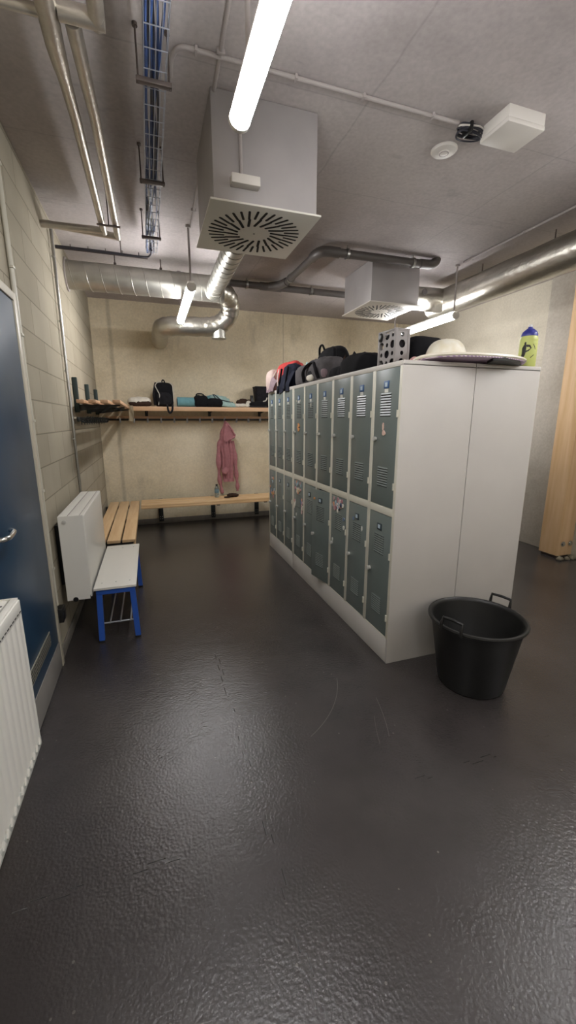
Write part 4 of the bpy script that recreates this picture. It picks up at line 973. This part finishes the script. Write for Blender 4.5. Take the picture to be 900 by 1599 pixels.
MB().soft((1.30, 5.985, SZ+.075), (.17, .09, .085), .75, .010, 16, (0, -.2, .2), SZ+.012, 3.2).build('upper', 'fab_brown', t)
MB().soft((1.28, 5.95, SZ+.028), (.14, .09, .05), .6, .004, 16, (0, 0, .15), SZ, 1.2).build('sole', 'fab_white', t)
MB().tube(catmull([(1.36, 5.95, SZ+.10), (1.40, 5.94, SZ+.105), (1.43, 5.935, SZ+.09)], 5), .008, 8).build('pull_tab', 'fab_brown', t)
tag(MB().soft((1.215, 5.94, SZ+.022), (.09, .07, .045), .8, .010, 20, (0, 0, 0), SZ, 4.9).build('sock', 'fab_white'), 'crumpled pale sock between the towel and the shoe', 'sock')
tag(MB().soft((1.39, 5.97, SZ+.045), (.085, .07, .09), .75, .010, 18, (0, .2, 0), SZ, 1.7).build('sock', 'fab_white'), 'pale balled sock beside the black shoe', 'sock')
t = thing('flask', 'small black flask standing between the shoe and the dark box', 'bottle', (1.462, 6.04, SZ))
MB().lathe([(0, 0), (.027, 0), (.028, .004), (.028, .13), (.022, .142), (.022, .165), (.018, .172), (0, .173)], (1.462, 6.04, SZ), 28).build('flask_body', 'plastic_black', t)
MB().lathe([(0, 0), (.024, 0), (.024, .03), (0, .03)], (1.462, 6.04, SZ+.144), 24).build('flask_cap', 'plastic_black', t)
t = thing('storage_box', 'black tapered box at the right end of the back shelf', 'box', (1.63, 6.06, SZ))
mb = MB(); b = bmesh.new(); bmesh.ops.create_cube(b, size=1)
for v in b.verts:
    k = .78 if v.co.z < 0 else 1.; v.co = Vector((1.63+v.co.x*.25*k, 6.07+v.co.y*.18*k, SZ+.15+v.co.z*.298))
bmesh.ops.bevel(b, geom=b.edges[:], offset=.010, segments=2, affect='EDGES'); mb._merge(b); mb.build('box_body', 'fab_black2', t)
MB().box(1.503, 1.757, 5.978, 6.162, SZ+.285, SZ+.302, .004).build('lid', 'fab_black', t)
t = thing('shoe', 'black shoe lying in front of the dark tapered box', 'shoe', (1.53, 5.94, SZ))
MB().soft((1.53, 5.94, SZ+.045), (.26, .09, .085), .75, .008, 12, (0, 0, 0), SZ+.012, 5.4).build('upper', 'fab_black', t)
MB().soft((1.53, 5.94, SZ+.012), (.27, .095, .025), .5, 0, 10, (0, 0, 0), SZ, 0).build('sole', 'plastic_black', t)
MB().tube(catmull([(1.60, 5.92, SZ+.085), (1.64, 5.91, SZ+.10), (1.66, 5.91, SZ+.14)], 5), .008, 8).build('lace', 'fab_white', t)
# beige strap hanging from the shelf corner
t = thing('cloth_strip', 'beige cloth strip hanging from the corner of the two shelves', 'cloth', (-.205, 5.87, 1.66))
MB().grid(lambda u, v: Vector((-.232+.060*u-.018*(1-v)+.008*math.sin(v*5), 5.873-.006*math.sin(u*5+v*6), 1.495+.20*v-.012*abs(u-.5)*(1-v))), 8, 14, .006).build('strip', 'fab_beige', t)

# ------------------------------------------------------------------ pink jacket on a hook
jx = 1.07; jy = YB-.135
t = thing('hooded_jacket', 'dusty pink hooded jacket hanging from a back wall hook', 'jacket', (jx, jy, 1.5))
def prof_w(v):   # v 0 top .. 1 hem -> (left, right) in x, depth
    keys = [(0, -.012, .014, .018), (.06, -.03, .03, .03), (.2, -.085, .055, .05), (.4, -.10, .095, .055), (.6, -.075, .105, .055), (.8, -.075, .10, .05), (1, -.06, .095, .045)]
    for a, b in zip(keys, keys[1:]):
        if v <= b[0]:
            k = (v-a[0])/(b[0]-a[0]); k = k*k*(3-2*k); return [a[i]+(b[i]-a[i])*k for i in (1, 2, 3)]
    return keys[-1][1:]
def body(u, v):
    l, r_, d_ = prof_w(v); th = 2*PI*u; c = (l+r_)/2; w = (r_-l)/2
    fold = 1 + (.16*math.sin(7*th+2.2*v)+.09*math.sin(13*th+5*v))*min(1, v*3)
    x = c + w*math.cos(th)*(1+.06*math.sin(9*th)*min(1, v*3)); y = d_*math.sin(th)*fold
    return Vector((jx+x, jy+y, 1.50-.885*v))
MB().grid(body, 72, 40, 0, True).build('body', 'fab_pink', t)
mb = MB()
hp = [(-.012, -.01), (.018, -.012), (.06, -.075), (.105, -.155), (.125, -.205), (.105, -.235), (.05, -.262), (-.01, -.300), (-.045, -.285), (-.052, -.22), (-.035, -.11)]
mb.prism(hp, lambda p: (jx+p[0], jy-.088+.25*abs(p[0]-.03), 1.49+p[1]), lambda p: (jx+p[0]*1.03, jy-.01, 1.49+p[1]*.98), .012)
mb.tube(catmull([(jx+.005, jy-.05, 1.475), (jx+.055, jy-.082, 1.41), (jx+.10, jy-.085, 1.33), (jx+.122, jy-.07, 1.285), (jx+.09, jy-.086, 1.255), (jx+.03, jy-.090, 1.225), (jx-.02, jy-.086, 1.195)], 6), [.010+.006*math.sin(k*.5)**2 for k in range(37)], 10)
mb.build('hood', 'fab_pink', t)
MB().tube(catmull([(jx-.065, jy-.005, 1.22), (jx-.115, jy-.015, 1.08), (jx-.12, jy-.02, .85), (jx-.118, jy-.018, .66), (jx-.10, jy-.02, .52), (jx-.082, jy-.02, .425)], 8), [.040+.012*math.sin(i*.55)*(.5 if i > 30 else .8) - .0005*i for i in range(41)], 18, flat=.75).build('sleeve', 'fab_pink', t)
MB().tube(catmull([(jx+.075, jy-.005, 1.20), (jx+.115, jy-.01, 1.05), (jx+.13, jy-.015, .84), (jx+.142, jy-.012, .66), (jx+.152, jy-.012, .52), (jx+.150, jy-.012, .45)], 8), [.038+.010*math.sin(i*.6+1)*.7 - .0004*i for i in range(41)], 18, flat=.75).build('sleeve', 'fab_pink', t)
mb = MB(); mb.grid(lambda u, v: Vector((jx-.075+.085*u, jy-.062-.008*math.sin(u*4), .80+.05*v-.05*u)), 10, 6, .008); mb.soft((jx-.04, jy-.055, .77), (.10, .05, .10), .8, .008, 16, (0, .3, 0), None, 6.1); mb.build('pocket_flap', 'fab_pink', t)
mb = MB(); mb.grid(lambda u, v: Vector((jx-.062+.160*u, jy-.05-.006*math.sin(u*14), .605+.045*v)), 22, 5, .008); mb.build('hem_band', 'fab_pink', t)
mb = MB(); mb.tube(catmull([(jx-.006, YB-.108, 1.495), (jx-.005, jy+.01, 1.515), (jx+.006, jy, 1.512), (jx+.008, YB-.108, 1.495)], 5), .005, 8); mb.build('hanging_loop', 'fab_navy', t)
# bottle and cap on the bench
bz2 = .411
t = thing('water_bottle', 'small clear water bottle on the long bench by the pink jacket', 'bottle', (.875, 5.88, bz2))
MB().lathe([(0, 0), (.031, 0), (.033, .005), (.033, .05), (.031, .055), (.033, .06), (.033, .125), (.026, .145), (.014, .16), (.013, .17), (0, .17)], (.875, 5.88, bz2), 28).build('bottle_body', 'water', t)
MB().lathe([(.0334, 0), (.0338, .001), (.0338, .055), (.0334, .056), (.0331, .03)], (.875, 5.88, bz2+.062), 28).build('label_band', 'bottle_label', t)
MB().lathe([(0, 0), (.016, 0), (.016, .02), (0, .021)], (.875, 5.88, bz2+.168), 20).build('bottle_cap', 'plastic_black', t)
t = thing('cap', 'flat dark brown cap on the long bench below the pink jacket', 'cap', (1.09, 5.83, bz2))
MB().soft((1.10, 5.84, bz2+.022), (.16, .13, .05), .8, .008, 14, (0, 0, 0), bz2, 2.5).build('crown', 'fab_brown', t)
MB().soft((1.015, 5.80, bz2+.007), (.11, .10, .012), .9, .002, 12, (0, 0, .3), bz2, 1.).build('brim', 'fab_brown', t)

# ------------------------------------------------------------------ camera, world, view
F = 635.0; P = math.atan(142.5/635.0); YAW = math.atan(218/650.8)
cam = bpy.data.cameras.new('camera'); co = bpy.data.objects.new('camera', cam); COL.objects.link(co)
co.location = (0, 0, 1.5); co.rotation_euler = (PI/2-P, 0, -YAW)
cam.sensor_fit = 'VERTICAL'; cam.sensor_height = 36.0; cam.lens = 36.0*F/1599.0; cam.clip_start = .02
sc.camera = co
w = bpy.data.worlds.new('world'); sc.world = w; w.use_nodes = True
w.node_tree.nodes['Background'].inputs['Color'].default_value = (.9, .95, 1, 1); w.node_tree.nodes['Background'].inputs['Strength'].default_value = .0
vs = sc.view_settings; vs.view_transform = 'Standard'; vs.look = 'None'; vs.gamma = 1; vs.use_curve_mapping = False; vs.exposure = 1.85
sc.cycles.use_denoising = True
sc.cycles.max_bounces = 8; sc.cycles.diffuse_bounces = 5; sc.cycles.glossy_bounces = 4
sc.cycles.sample_clamp_indirect = 6.0
